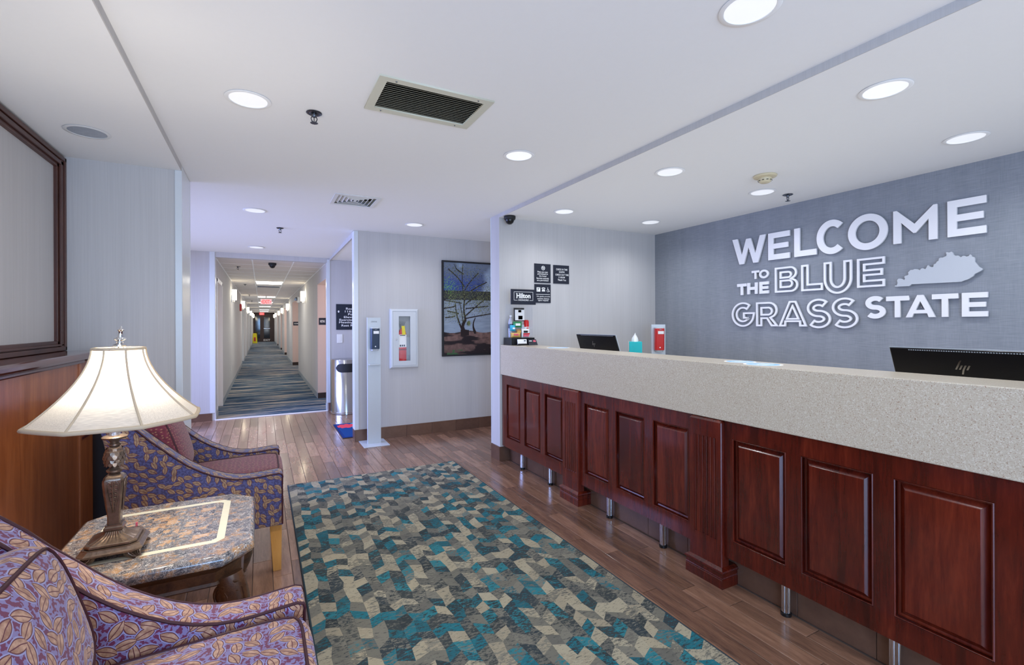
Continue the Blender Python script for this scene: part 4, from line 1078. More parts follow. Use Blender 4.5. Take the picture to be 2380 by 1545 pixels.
def dome_camera(x, y, z, lab):
    t = thing('dome_camera', lab, 'security camera', (x, y, z), 'ceiling dome cameras')
    MB().lathe([(0.052, 0.0), (0.055, -0.004), (0.055, -0.024), (0.050, -0.034), (0.040, -0.036)], seg=32).build('housing', MBLACK, t, smooth=40, local=True)
    MB().lathe([(0.041, -0.033), (0.040, -0.048), (0.032, -0.064), (0.018, -0.075), (0.0, -0.078)], seg=28).build('dome', BLACK, t, smooth=80, local=True)
dome_camera(2.055, 3.925, ZL, 'black dome camera in the ceiling corner by the column')
dome_camera(0.147, 7.98, CZ, 'black dome camera just inside the corridor ceiling')
t = thing('smoke_detector', 'cream smoke detector on the low ceiling over the desk', 'smoke detector', (3.049, 2.055, ZL))
MB().lathe([(0.072, 0.0), (0.075, -0.005), (0.070, -0.013), (0.055, -0.017), (0.050, -0.018)], seg=36).build('base_plate', BEIGE, t, smooth=40, local=True)
MB().lathe([(0.042, -0.017), (0.043, -0.030), (0.034, -0.046), (0.028, -0.050), (0.0, -0.052)], seg=36).build('sensor_head', BEIGE, t, smooth=40, local=True)
m = MB()
for k in range(10):
    a = 2 * PI * k / 10
    m.box(-0.006, 0.006, -0.0445, -0.0415, -0.038, -0.034); 
    for q in range(-8, 0): x_, y_, z_ = m.v[q]; m.v[q] = (x_ * cos(a) - y_ * sin(a), x_ * sin(a) + y_ * cos(a), z_)
m.build('vent_slots', BLACK, t, local=True)

# ------------------------------------------------------------------ air grilles
t = thing('return_grille', 'large cream ceiling grille with dark louvres', 'air vent', ((VX0 + VX1) / 2, (VY0 + VY1) / 2, ZU))
hw, hh = (VX1 - VX0) / 2, (VY1 - VY0) / 2
plate('frame', VENTM, [rect(-hw, hw, -hh, hh), rect(-hw + .038, hw - .038, -hh + .038, hh - .038)], (t.location.x, t.location.y, ZU - 0.004), (1, 0, 0), (0, 1, 0), 0.008, t)
n = 15; sp = (2 * hh - .076) / n
for k in range(n):
    y = -hh + .038 + sp * (k + .2)
    MB().prism([(y, -.002), (y + .0016, -.002), (y + .0266, 0.0125), (y + .025, 0.0125)], 'x', -hw + .037, hw - .037).build('louvre', VENTM, t, local=True)
MB().box(-hw + .03, hw - .03, -hh + .03, hh - .03, 0.05, 0.055).box(-hw + .03, -hw + .034, -hh + .03, hh - .03, 0, 0.05).box(hw - .034, hw - .03, -hh + .03, hh - .03, 0, 0.05).box(-hw + .03, hw - .03, -hh + .03, -hh + .034, 0, 0.05).box(-hw + .03, hw - .03, hh - .034, hh - .03, 0, 0.05).build('duct', DUCT, t, local=True)
for x, y in ((-.19, hh - .019), (.19, hh - .019), (-.19, -hh + .019), (.19, -hh + .019)):
    MB().lathe([(0.004, 0), (0.003, -0.003), (0, -0.0035)], (x, y, -0.008), 10).build('screw', GUN, t, local=True)
t = thing('supply_diffuser', 'square white ceiling diffuser with nested louvres', 'air vent', ((WX0 + WX1) / 2, (WY0 + WY1) / 2, ZU))
hw, hh = (WX1 - WX0) / 2, (WY1 - WY0) / 2
plate('frame', VENTW, [rect(-hw, hw, -hh, hh), rect(-hw + .03, hw - .03, -hh + .03, hh - .03)], (t.location.x, t.location.y, ZU - 0.003), (1, 0, 0), (0, 1, 0), 0.006, t)
for k in range(4):
    e = 0.036 + k * 0.032; f_ = e + 0.022
    def rr(q, z): return [(-hw + q, -hh + q, z), (hw - q, -hh + q, z), (hw - q, hh - q, z), (-hw + q, hh - q, z)]
    MB().loft([rr(e, 0.02), rr(f_, -0.003), rr(f_ + .002, -0.001), rr(e + .002, 0.022)], caps=False).build('louvre_ring', VENTW, t, local=True)
MB().box(-hw + .17, hw - .17, -hh + .165, hh - .165, -0.002, 0.002).build('centre_plate', VENTW, t, local=True)
MB().box(-hw + .025, hw - .025, -hh + .025, hh - .025, 0.05, 0.055).build('duct', DUCT, t, local=True)
t = thing('corridor_grille', 'dark slotted grille in the corridor ceiling behind its first light', 'air vent', (0.155, 13.0, CZ))
m = MB()
for k in range(6): m.box(-.24, .24, -.15 + k * .055, -.13 + k * .055, -0.008, -0.002)
m.build('slats', GUN, t, local=True); MB().box(-.26, .26, -.18, .18, -0.002, 0.0).build('back', VENTW, t, local=True)

# exit signs, alarm, emergency light, floor sign
def exit_sign(x, y, z, lab, col):
    t = thing('exit_sign', lab, 'exit sign', (x, y, z), 'corridor exit signs')
    MB().box(-.16, .16, -.015, .015, -.085, .085).build('body', col, t, local=True, bevel=0.004)
    text('lettering', 'EXIT', EXITR if col is EXITF else PRINTW, (x, y - 0.017, z), UF, VZ, width=.21, height=.12, parent=t, bold=0.03)
    if col is EXITF:
        for s_ in (-1, 1): MB().prism([(s_ * .115, .03), (s_ * .115, -.03), (s_ * .148, 0)], 'y', -.018, -.016).build('chevron', EXITR, t, local=True)
    zt = CZ - z
    MB().box(-.02, .02, -.01, .01, .085, zt if zt > .1 else .09).build('hanger', WPLAS, t, local=True)
exit_sign(0.131, 17.0, 2.03, 'glowing pink and red EXIT sign with side arrows hanging in the corridor', EXITF)
exit_sign(0.02, YE - 0.3, 2.12, 'plain red EXIT sign above the far corridor door', EXITR)
t = thing('fire_alarm', 'small red fire alarm box on the left corridor wall', 'fire alarm', (CXL, 15.9, 1.80))
MB().box(0, .05, -.16, .16, -.10, .10).build('body', RED, t, local=True, bevel=0.006); MB().box(.05, .058, -.05, .05, -.06, .06).build('strobe', WPLAS, t, local=True, bevel=0.003)
t = thing('emergency_light', 'white twin-headed emergency light high on the right corridor wall', 'emergency light', (CXR, 13.3, 1.93))
MB().box(-.06, 0, -.13, .13, -.07, .07).build('body', WPLAS, t, local=True, bevel=0.006)
for s_ in (-1, 1): MB().lathe([(.02, 0), (.042, .01), (.045, .05), (0, .055)], seg=16).build('lamp_head', GUN, t, smooth=40, local=True).data.transform(Matrix.Translation((-.08, s_ * .06, .02)) @ Matrix.Rotation(PI / 2, 4, 'X'))
t = thing('wet_floor_sign', 'yellow folding wet floor sign standing before the far exit door', 'floor sign', (-0.42, 37.6, 0.004))
for nm, s_ in (('front_board', -1), ('back_board', 1)):
    def rg(dy): return [(x_, s_ * (.15 - .14 * z_ / .7) + dy, z_) for x_, z_ in ((-.16, 0), (.16, 0), (.12, .66), (.09, .70), (-.09, .70), (-.12, .66))]
    MB().loft([rg(-.008), rg(.008)]).build(nm, YEL, t, local=True)
MB().loft([[(-.06, -.145, .15), (.06, -.145, .15), (.05, -.095, .42), (-.05, -.095, .42)], [(-.06, -.135, .15), (.06, -.135, .15), (.05, -.085, .42), (-.05, -.085, .42)]]).build('printed_warning', RED, t, local=True)
t = thing('wall_outlet', 'pale wall outlet low on the left corridor wall', 'outlet', (CXL, 11.3, 0.42))
MB().box(0, .006, -.036, .036, -.058, .058).build('plate', WPLAS, t, local=True, bevel=0.001)

# ------------------------------------------------------------------ painted prints (flat printed surfaces, one small cell per printed dot)
def print_grid(name, img, origin, u, v, w, h, parent, mat=None):
    ny, nx, _ = img.shape
    xs = np.linspace(0, w, nx + 1); ys = np.linspace(0, h, ny + 1)
    X, Y = np.meshgrid(xs, ys)
    u = np.array(u, float); v = np.array(v, float)
    P = np.array(origin)[None, None, :] - np.array(wloc(parent))[None, None, :] + X[..., None] * u + Y[..., None] * v
    me = bpy.data.meshes.new(name)
    I = np.arange((nx + 1) * (ny + 1)).reshape(ny + 1, nx + 1)
    F = np.stack([I[:-1, :-1], I[:-1, 1:], I[1:, 1:], I[1:, :-1]], -1).reshape(-1, 4)
    me.from_pydata(P.reshape(-1, 3).tolist(), [], F.tolist())
    a = me.attributes.new('Col', 'FLOAT_COLOR', 'FACE')
    c = np.concatenate([img[::-1].reshape(-1, 3), np.ones((nx * ny, 1))], 1)
    a.data.foreach_set('color', c.ravel())
    me.materials.append(mat or PAINT)
    return link(name, me, parent)
def noise2(nx, ny, fx, fy, seed, octv=4):
    r = np.random.RandomState(seed); out = np.zeros((ny, nx)); amp = 1; tot = 0
    for o in range(octv):
        gx, gy = int(fx * 2 ** o) + 2, int(fy * 2 ** o) + 2
        g = r.rand(gy, gx); X = np.linspace(0, gx - 1.001, nx); Y = np.linspace(0, gy - 1.001, ny)
        x0 = X.astype(int); y0 = Y.astype(int); tx = X - x0; ty = (Y - y0)[:, None]
        tx = tx * tx * (3 - 2 * tx); ty = ty * ty * (3 - 2 * ty)
        a = g[np.ix_(y0, x0)] * (1 - tx) + g[np.ix_(y0, x0 + 1)] * tx
        b_ = g[np.ix_(y0 + 1, x0)] * (1 - tx) + g[np.ix_(y0 + 1, x0 + 1)] * tx
        out += amp * (a * (1 - ty) + b_ * ty); tot += amp; amp *= 0.5
    return out / tot
def photo_tree():
    nx, ny = 260, 350
    x = np.linspace(0, 0.86, nx)[None, :]; y = np.linspace(0, 1, ny)[:, None]      # y down, x in units of the height / 1.16
    X = np.repeat(x, ny, 0); Yg = np.repeat(y, nx, 1)
    img = np.zeros((ny, nx, 3))
    n1 = noise2(nx, ny, 3, 4, 1); n2 = noise2(nx, ny, 24, 34, 2); n3 = noise2(nx, ny, 6, 60, 3); n4 = noise2(nx, ny, 50, 70, 5, 3)
    mix = lambda a, b_, t: a + (b_ - a) * np.clip(t, 0, 1)[..., None]
    C = lambda *c: np.array(c)[None, None, :]
    sky = mix(mix(C(.16, .20, .28), C(.04, .07, .26), (Yg - .04) * 5), C(.35, .45, .60), (n1 - .50 + (X - .35) * .7) * 4)
    img[:] = sky
    hill = (Yg > .305) & (Yg < .405); img[hill] = mix(C(.018, .020, .032), C(.045, .045, .055), n2)[hill]
    wat = Yg >= .405; img[wat] = mix(C(.20, .25, .33), C(.30, .36, .45), n3 * 1.2 - .1)[wat]
    # rocks
    edge = .755 + .012 * np.sin(X * 14)
    rk = Yg > edge
    n6 = noise2(nx, ny, 4, 22, 21, 5); rr2 = np.clip((n6 - .43) * 7, 0, 1) * (.35 + .75 * n2)
    img[rk] = mix(C(.020, .014, .016), C(.21, .125, .11), rr2 * (1.05 - (Yg - .75) * 1.2))[rk]
    gr = rk & (Yg > .95) & (X < .3) & (n2 > .5); img[gr] = (.05, .11, .05)
    # trunk and branches
    def br(x0, y0, x1, y1, w0, w1, bend=0.0):
        n = 220
        if not bend: bend = .03 * math.sin(x0 * 90 + x1 * 37)
        for k in range(n + 1):
            t = k / n; px = x0 + (x1 - x0) * t + bend * sin(PI * t); py = y0 + (y1 - y0) * t; w_ = max(.0026, w0 + (w1 - w0) * t) * (1 + .0)
            m_ = (np.abs(X - px) < w_) & (np.abs(Yg - py) < max(w_, .006)); img[m_] = (.022, .014, .014)
    br(.275, .765, .295, .62, .022, .012); br(.295, .62, .285, .40, .011, .008); br(.285, .40, .262, .02, .007, .004)
    br(.26, .75, .155, .44, .010, .004); br(.265, .74, .215, .43, .007, .003); br(.262, .765, .315, .765, .035, .03)
    br(.43, .765, .435, .60, .014, .003)
    for a in [(.295, .58, .56, .40, .006, .002, .0), (.29, .61, .70, .55, .005, .002, -.02), (.165, .47, .0, .50, .004, .002, 0), (.24, .44, .0, .41, .003, .002, 0),
              (.29, .46, .46, .37, .004, .002, 0), (.285, .30, .48, .10, .004, .002, 0), (.28, .26, .06, .07, .004, .002, 0), (.27, .12, .15, .02, .003, .001, 0), (.29, .36, .60, .20, .003, .001, 0),
              (.15, .58, .02, .60, .003, .001, 0), (.20, .56, .05, .53, .003, .001, 0), (.30, .50, .62, .47, .003, .001, 0)]: br(*a)
    # foliage dabs
    r = random.Random(5)
    for k in range(6500):
        cx, cy = r.choice([(.27, .10), (.10, .10), (.45, .12), (.05, .26), (.30, .28), (.50, .25), (.10, .37), (.30, .37), (.52, .38), (.12, .42), (.45, .43), (.10, .55), (.20, .57), (.55, .50), (.33, .66), (.65, .3), (.7, .42)])
        px = cx + r.gauss(0, .085); py = cy + r.gauss(0, .05)
        if cy == .66: px = .34 + r.gauss(0, .012); py = .66 + r.gauss(0, .012)
        i = int(px / .86 * nx); j = int(py * ny)
        if 0 <= i < nx - 1 and 0 <= j < ny - 1:
            c = r.choice([(.15, .17, .06), (.10, .12, .05), (.26, .28, .13), (.05, .06, .03), (.20, .22, .10), (.03, .035, .02)]) if cx > .06 or cy != .26 else (.18, .42, .06)
            img[j:j + r.choice([1, 2]), i:i + r.choice([1, 2])] = c
    return img
a, b_ = at(1027, 604.5, Y=Y2 - .02), at(1027, 828.5, Y=Y2 - .02)
px0, pz1, pz0 = a.x, a.z, b_.z; pw = 0.86
t = thing('framed_photograph', 'black framed photograph of a lone tree by a lake above red rocks', 'picture', (px0, Y2, pz0))
hgt = pz1 - pz0
MB().box(0.006, pw - 0.006, -0.020, 0, 0.006, hgt - 0.006).build('backing', MBLACK, t, local=True)
plate('frame', MBLACK, [rect(0, pw, 0, hgt), rect(.019, pw - .019, .019, hgt - .019)], (px0, Y2 - 0.018, pz0), UF, VZ, 0.030, t)
print_grid('print', photo_tree(), (px0 + .019, Y2 - 0.0215, pz0 + .019), UF, VZ, pw - .038, hgt - .038, t)

# ------------------------------------------------------------------ extinguisher cabinet
a, b_ = at(904.5, 717.5, Y=Y2), at(972, 853, Y=Y2)
X0, X1, Z1, Z0 = a.x, b_.x - .004, a.z, b_.z
t = thing('extinguisher_cabinet', 'white metal wall cabinet with a narrow glass pane over an extinguisher', 'fire cabinet', ((X0 + X1) / 2, Y2, (Z0 + Z1) / 2))
w, h = X1 - X0, Z1 - Z0
def rg(e, y, ex=0, ez=0): return [(-w / 2 + e + ex, y, -h / 2 + e + ez), (w / 2 - e - ex, y, -h / 2 + e + ez), (w / 2 - e - ex, y, h / 2 - e - ez), (-w / 2 + e + ex, y, h / 2 - e - ez)]
MB().loft([rg(0, 0), rg(0, -.018), rg(.006, -.032), rg(.016, -.040), rg(.028, -.042), rg(.030, -.036)], caps=False).build('bevelled_frame', FECAB, t, local=True)
GW, GH0, GH1 = w / 2 - .100, h / 2 - .085, h / 2 - .085
MB().loft([rg(.030, -.036), rg(.034, -.040), rg(.085, -.040, .015, 0), rg(.085, -.034, .015, 0)], caps=False).build('door_face', FECAB, t, local=True)
MB().loft([[(-w / 2 + .02, -.034, -h / 2 + .02), (w / 2 - .02, -.034, -h / 2 + .02), (w / 2 - .02, -.034, h / 2 - .02), (-w / 2 + .02, -.034, h / 2 - .02)], [(-w / 2 + .1, -.0338, -h / 2 + .085), (w / 2 - .1, -.0338, -h / 2 + .085), (w / 2 - .1, -.0338, h / 2 - .085), (-w / 2 + .1, -.0338, h / 2 - .085)]], caps=False).build('door_inner_face', FECAB, t, local=True)
MB().box(-w / 2 + .10, w / 2 - .10, -.037, -.035, -h / 2 + .085, h / 2 - .085).build('glass_pane', GLASS, t, local=True)
MB().box(-w / 2 + .02, w / 2 - .02, -.004, -.002, -h / 2 + .02, h / 2 - .02).build('back_panel', GREYB, t, local=True)
MB().lathe([(.006, 0), (.006, -.010), (0, -.011)], seg=12).build('latch', STEEL, t, local=True, smooth=40).data.transform(Matrix.Translation((-w / 2 + .072, -.040, -.01)) @ Matrix.Rotation(-PI / 2, 4, 'X'))
c0 = t.location.copy()
e = thing('fire_extinguisher', 'red fire extinguisher with a yellow tag behind the cabinet glass', 'fire extinguisher', (c0.x - .022, Y2 - .0195, Z0 + .082))
R0 = .048; SY = .30
MB().lathe([(0, 0), (R0 - .004, .002), (R0, .01), (R0, .30), (R0 * .88, .335), (R0 * .55, .362), (.016, .37), (.016, .385)], seg=32, sy=SY).build('cylinder', RED, e, smooth=50, local=True)
MB().lathe([(R0 + .0012, .158), (R0 + .0012, .305)], seg=32, sy=SY).build('paper_label', PRINTW, e, smooth=50, local=True)
MB().lathe([(R0 + .0014, .128), (R0 + .0014, .136)], seg=32, sy=SY).build('black_band', MBLACK, e, smooth=50, local=True)
MB().box(-.022, .014, -.009, .009, .385, .43).box(-.036, .030, -.006, .006, .425, .433).box(-.034, .036, -.006, .006, .444, .452).build('valve_handle', GUN, e, local=True)
for k in range(3): MB().box(-.032 + k * .022, -.017 + k * .022, -.0165, -.0155, .168, .188).build('pictogram', NAVY2, e, local=True)
MB().box(-.030, .030, -.0163, -.0153, .292, .299).build('black_heading', MBLACK, e, local=True)
m = MB(); m.loft([[(-.004, -.0155, .30), (.036, -.0155, .305), (.024, -.0155, .405), (-.012, -.0155, .405)], [(-.004, -.0145, .30), (.036, -.0145, .305), (.024, -.0145, .405), (-.012, -.0145, .405)]])
m.build('inspection_tag', YEL, e, local=True)

# ------------------------------------------------------------------ soap / sanitiser stands
def stand(name, lab, loc, body, rz=0.0, H=1.372, header='CINTAS', drop=.34):
    t = thing(name, lab, 'dispenser stand', loc)
    w = .07
    if rz == 0:
        MB().prism([(-.135, -.16), (.135, -.16), (.135, .17), (-.135, .17)], 'z', 0.0, 0.006).build('base_plate', SILV, t, local=True, bevel=0.002)
    else:
        MB().prism([(-.135, -.16), (.135, -.16), (.135, .17), (-.135, .17)], 'z', 0.0, 0.006).build('base_plate', SILV, t, local=True, bevel=0.002)
    MB().prism([(-w, -.012), (w, -.012), (w, .03), (w - .002, .03), (w - .002, -.009), (-w + .002, -.009), (-w + .002, .03), (-w, .03)], 'z', .006, H).build('column', SILV, t, local=True)
    o = None if header is None else text('header_lettering', header, MBLACK, (0, -.0128, H - .045), UF, VZ, width=.062, height=.013, bold=.0)
    if o: o.parent = t
    hb = H - drop
    m = MB()
    def ring(z, e, f): return [(-.044 + e, -.012, z), (.044 - e, -.012, z), (.046 - e, -.075 + f, z), (.036 - e, -.088 + f, z), (-.036 + e, -.088 + f, z), (-.046 + e, -.075 + f, z)]
    m.loft([ring(hb, 0, 0.012), ring(hb + .22, 0, 0), ring(hb + .222, .002, .002)]).build('dispenser_body', body, t, local=True, bevel=.002)
    MB().loft([ring(hb + .222, .001, .001), ring(hb + .232, .004, .006)]).build('top_cap', SILV, t, local=True)
    MB().loft([ring(hb - .018, .010, .02), ring(hb, .008, .016)]).build('nozzle_tray', SILV, t, local=True)
    box('label_sticker', PRINTW, (-.022, .036, -.0892, -.088, hb + .165, hb + .195)).parent = t
    box('sensor_window', GUN, (-.008, .014, -.0886, -.087, hb + .208, hb + .214)).parent = t
    MB().prism([(-.004, .0), (.004, 0), (.008, .006), (0, .014), (-.008, .006)], 'y', -.0795, -.0788).build('drop_mark', PRINTW, t, local=True).location.z = hb + .022
    MB().prism([(-.062, -.012), (.062, -.012), (.058, -.055), (-.058, -.055)], 'z', hb - .175, hb - .163).build('drip_tray', SILV, t, local=True, bevel=.002)
    for c in t.children: pass
    t.rotation_euler[2] = rz
    return t
stand('sanitiser_stand', 'tall silver sanitiser stand with a navy dispenser before the picture wall', (1.082, 5.27, 0.0), NAVY2)
s2 = stand('sanitiser_stand', 'red soap dispenser on a silver stand in the corner behind the counter', (3.62, 3.62, 0.0), RED, rz=-0.55, H=1.285, drop=.262, header=None)

# ------------------------------------------------------------------ waste bin and mat
t = thing('waste_bin', 'round brushed steel waste bin with black slot, half hidden beyond the wall', 'waste bin', (1.105, 7.33, 0.0))
R0 = .215
MB().lathe([(R0 - .004, 0), (R0 + .002, .003), (R0 + .002, .025), (R0, .03), (R0, .785), (R0 - .004, .79), (R0 - .012, .785)], seg=64).build('body', STEEL, t, smooth=40, local=True)
MB().lathe([(R0 + .0025, .028), (R0 + .004, .034), (R0 + .0025, .040)], seg=64).build('foot_band', CHROME, t, smooth=40, local=True)
MB().lathe([(0, .70), (R0 - .013, .70)], seg=40).build('inner_liner', MBLACK, t, local=True)
vs, fs = [], []
ps = []
zc1, hz, ha = .672, .062, .80
for k in range(36):
    a = 2 * PI * k / 36; u = math.copysign(abs(cos(a)) ** .45, cos(a)); v = math.copysign(abs(sin(a)) ** .7, sin(a)); ps.append((u * ha, zc1 + v * hz))
m = MB(); q = [(-1.62 + p[0], p[1]) for p in ps]
ring = [((R0 + .003) * cos(a), (R0 + .003) * sin(a), z) for a, z in q]
cols = 18
g = []
for i in range(cols + 1):
    u = -1 + 2 * i / cols; uu = max(-0.999, min(.999, u)); hh_ = hz * (1 - abs(uu) ** 6) ** .5
    for zz in (zc1 - hh_, zc1 + hh_): g.append(((R0 + .003) * cos(-1.62 + uu * ha), (R0 + .003) * sin(-1.62 + uu * ha), zz))
m.add(g, [(2 * i, 2 * i + 2, 2 * i + 3, 2 * i + 1) for i in range(cols)]).build('black_opening', MBLACK, t, local=True, smooth=60)
t = thing('door_mat', 'blue floor mat with red and teal petal print beside the steel bin', 'mat', (0.812, 5.66, 0.0))
nx, ny = 60, 80; n1 = noise2(nx, ny, 6, 8, 9); X, Yg = np.meshgrid(np.linspace(0, .62, nx), np.linspace(.82, 0, ny))
img = np.zeros((ny, nx, 3)); img[:] = (.012, .055, .21)
def petal(cx, cy, r_, col, k=6, ph=0):
    A_ = np.arctan2(Yg - cy, X - cx); D_ = np.hypot(X - cx, Yg - cy); img[D_ < r_ * (.72 + .28 * np.abs(np.cos(A_ * k / 2 + ph)))] = col
petal(.40, .62, .26, (.03, .36, .40), 8); petal(.50, .30, .20, (.04, .26, .42), 7); petal(.13, .66, .13, (.72, .07, .10), 9); petal(.50, .74, .10, (.72, .07, .10), 7); petal(.3, .42, .1, (.02, .16, .42), 5)
img[(Yg < .05) | (X < .025)] = (.012, .035, .16)
MB().box(0, .62, 0, .82, 0, .0075).build('rubber_backing', MBLACK, t, local=True)
print_grid('pile_print', img, (.812, 5.66, .0082), (1, 0, 0), (0, 1, 0), .62, .82, t, MATM)

# ------------------------------------------------------------------ on the counter
ZT = CT + 0.0002
t = thing('display_box', 'small black display base on the far end of the counter', 'display stand', (2.145, 3.915, ZT))
MB().box(-.125, .125, -.075, .075, 0, .068).build('base', BLACK, t, local=True, bevel=.002)
MB().box(-.112, -.110, -.062, .062, .068, .385).box(.110, .112, -.062, .062, .068, .385).build('acrylic_side', ACRYL, t, local=True)
t = thing('rewards_sign', 'black sign reading Hilton HONORS on top of the snack display', 'sign', (2.152, 3.85, ZT + .386))
MB().box(-.128, .135, -.006, .006, -.010, .132).build('panel', NAVY, t, local=True, bevel=.001)
MB().box(-.10, .10, .006, .030, -.0005, .0045).build('foot_tab', NAVY, t, local=True)
c0 = t.location.copy(); YH = 3.85 - .0072; ZH = c0.z + .060
o = text('lettering', 'Hilton', PRINTW, (c0.x + .002, YH, ZH + .012), UF, VZ, width=.150, height=.046, parent=t, bold=.035)
text('lettering', 'HONORS', PRINTW, (c0.x + .002, YH, ZH - .028), UF, VZ, width=.108, height=.0145, parent=t, bold=.02)
sb = MB()
def sr(x0, x1, z0, z1): sb.box(c0.x + x0, c0.x + x1, YH - .0006, YH + .0004, ZH + z0, ZH + z1)
sr(-.100, -.097, -.032, .048); sr(.101, .104, -.032, .048); sr(-.100, .104, .046, .049); sr(-.100, -.062, -.032, -.029); sr(.066, .104, -.032, -.029)
for x_ in (-.079, -.051, -.035, -.0195): sr(x_, x_ + .016, -.0115, -.0085)
for x_ in (-.079, -.051, -.020): sr(x_, x_ + .016, .0315, .0345)
sb.build('border_and_serifs', PRINTW, t)
# snacks in the case: x, z offsets from the counter point of the display
DX0, DY0, DZ0 = 2.145, 3.915, ZT + .0685
def pouch(name, lab, x, y, z, w, h, d, mat, band=None, bandmat=None, tilt=0.0, cat='snack pack', extra=None):
    t = thing(name, lab, cat, (DX0 + x, DY0 + y, DZ0 + z), 'snacks in the counter display')
    rings = []
    for k in range(9):
        v = k / 8; th = d * (sin(PI * v) ** .6) * .5 + .0006; ww = w / 2 * (1 - .06 * sin(PI * v))
        rings.append([(ww * cos(a) if abs(cos(a)) > .5 else ww * cos(a) * 1.25, th * sin(a), v * h) for a in [2 * PI * q / 12 for q in range(12)]])
    MB().loft(rings).build('wrapper', mat, t, local=True, smooth=50)
    for (v0, v1, ww, dx_, bm) in (band or []):
        dd = d * .5 + .0012
        MB().box(-w * ww / 2 + dx_ * w, w * ww / 2 + dx_ * w, -dd - .001, -dd + .004, h * v0, h * v1).build('printed_panel', bm, t, local=True)
    if extra: extra(t)
    t.rotation_euler[1] = tilt
    return t
pouch('snack_bag', 'white snack bag with black edges at the top of the snack display', .015, .03, .155, .115, .125, .03, MBLACK, [(.06, .86, .86, 0, PRINTW), (.12, .40, .40, .06, GOLDP), (.66, .84, .28, 0, STATEG)], .06)
pouch('biscuit_pack', 'green snack pack in the middle of the snack display', -.015, .005, .095, .095, .055, .022, GREENP, [(.30, .70, .52, 0, PRINTW)], .05)
pouch('candy_bag', 'shiny light blue candy bag at the left of the snack display', -.070, .0, .062, .058, .056, .028, CYANP, [(.3, .6, .4, .1, PRINTW)])
pouch('cracker_pack', 'orange cracker pack lying at the front left of the snack display', -.054, -.030, .001, .105, .045, .026, GOLDP, [(.45, .8, .45, 0, PINKP)])
pouch('chocolate_bar', 'brown snack bar standing in the middle of the snack display', -.005, .0, .004, .05, .075, .02, BROWNP, [(.55, .8, .8, 0, GOLDP)])
pouch('trail_mix_bag', 'white bag with red and pink print at the front right of the display', .052, -.030, .001, .085, .080, .026, WPLAS, [(.10, .34, .7, 0, PINKP), (.55, .80, .5, -.05, MBLACK), (.36, .50, .8, .05, RED)])
t = thing('water_bottle', 'small clear water bottle with a blue label in the snack display', 'bottle', (DX0 - .068, DY0 + .038, DZ0))
MB().lathe([(0, 0), (.024, .002), (.026, .01), (.026, .14), (.022, .165), (.011, .185), (.010, .20), (.0, .20)], seg=24).build('bottle', CRYST, t, smooth=50, local=True)
MB().lathe([(.0264, .085), (.0264, .128)], seg=24).build('label', NAVY2, t, smooth=50, local=True)
MB().lathe([(.0115, .195), (.0115, .210), (0, .211)], seg=16).build('cap', WPLAS, t, smooth=50, local=True)
t = thing('drink_can', 'tall red and white drink can at the right of the snack display', 'can', (DX0 + .085, DY0 + .012, DZ0))
MB().lathe([(0, 0), (.020, 0), (.0245, .008), (.0245, .150), (.020, .163), (.018, .165), (0, .163)], seg=28).build('can_body', RED, t, smooth=50, local=True)
MB().lathe([(.0248, .015), (.0248, .100)], seg=28).build('white_print', PRINTW, t, smooth=50, local=True)
m = MB()
for k in range(5): m.box(-.012 + .003 * (k % 2), .010 + .003 * (k % 2), -.0262, -.0240, .024 + k * .015, .033 + k * .015)
m.build('red_script', RED, t, local=True)
t = thing('soda_bottle', 'small silver-capped bottle beside the drink can in the display', 'bottle', (DX0 + .048, DY0 + .02, DZ0))
MB().lathe([(0, 0), (.018, .002), (.020, .01), (.020, .085), (.016, .098), (.017, .104), (.017, .120), (0, .121)], seg=20).build('bottle', STATEG, t, smooth=50, local=True)
t = thing('card_holder', 'clear holder of white business cards before the display base', 'card holder', (2.112, 3.80, ZT))
MB().box(-.050, .050, -.012, .022, 0, .008).box(-.050, .050, -.014, -.012, 0, .016).build('tray', BLACK, t, local=True)
MB().loft([[(-.046, -.010, .008), (.046, -.010, .008), (.046, -.002, .056), (-.046, -.002, .056)], [(-.046, .0, .008), (.046, .0, .008), (.046, .008, .056), (-.046, .008, .056)]]).build('cards', PRINTW, t, local=True)
MB().lathe([(0, 0), (.010, 0), (.010, .001), (0, .001)], seg=20, sy=.5).build('oval_logo', NAVY2, t, local=True).data.transform(Matrix.Translation((.025, -.0075, .042)) @ Matrix.Rotation(PI / 2, 4, 'X'))
t = thing('tent_card', 'small black folded tent card at the end of the display base', 'tent card', (2.215, 3.795, ZT))
MB().loft([[(-.048, -.026, 0), (.048, -.026, 0), (.042, -.001, .052), (-.042, -.001, .052)], [(-.048, -.0245, 0), (.048, -.0245, 0), (.042, .0005, .053), (-.042, .0005, .053)]]).build('front_leaf', NAVY, t, local=True)
MB().loft([[(-.048, .026, 0), (.048, .026, 0), (.042, .001, .052), (-.042, .001, .052)], [(-.048, .0245, 0), (.048, .0245, 0), (.042, .0002, .0515), (-.042, .0002, .0515)]]).build('back_leaf', NAVY, t, local=True)
MB().loft([[(.008, -.0118, .030), (.036, -.0118, .030), (.034, -.0045, .045), (.008, -.0045, .045)], [(.008, -.011, .030), (.036, -.011, .030), (.034, -.004, .045), (.008, -.004, .045)]]).build('red_print', PINKP, t, local=True)
MB().loft([[(-.036, -.0118, .036), (-.006, -.0118, .036), (-.006, -.0062, .042), (-.036, -.0062, .042)], [(-.036, -.011, .036), (-.006, -.011, .036), (-.006, -.006, .042), (-.036, -.006, .042)]]).build('white_print', PRINTW, t, local=True)

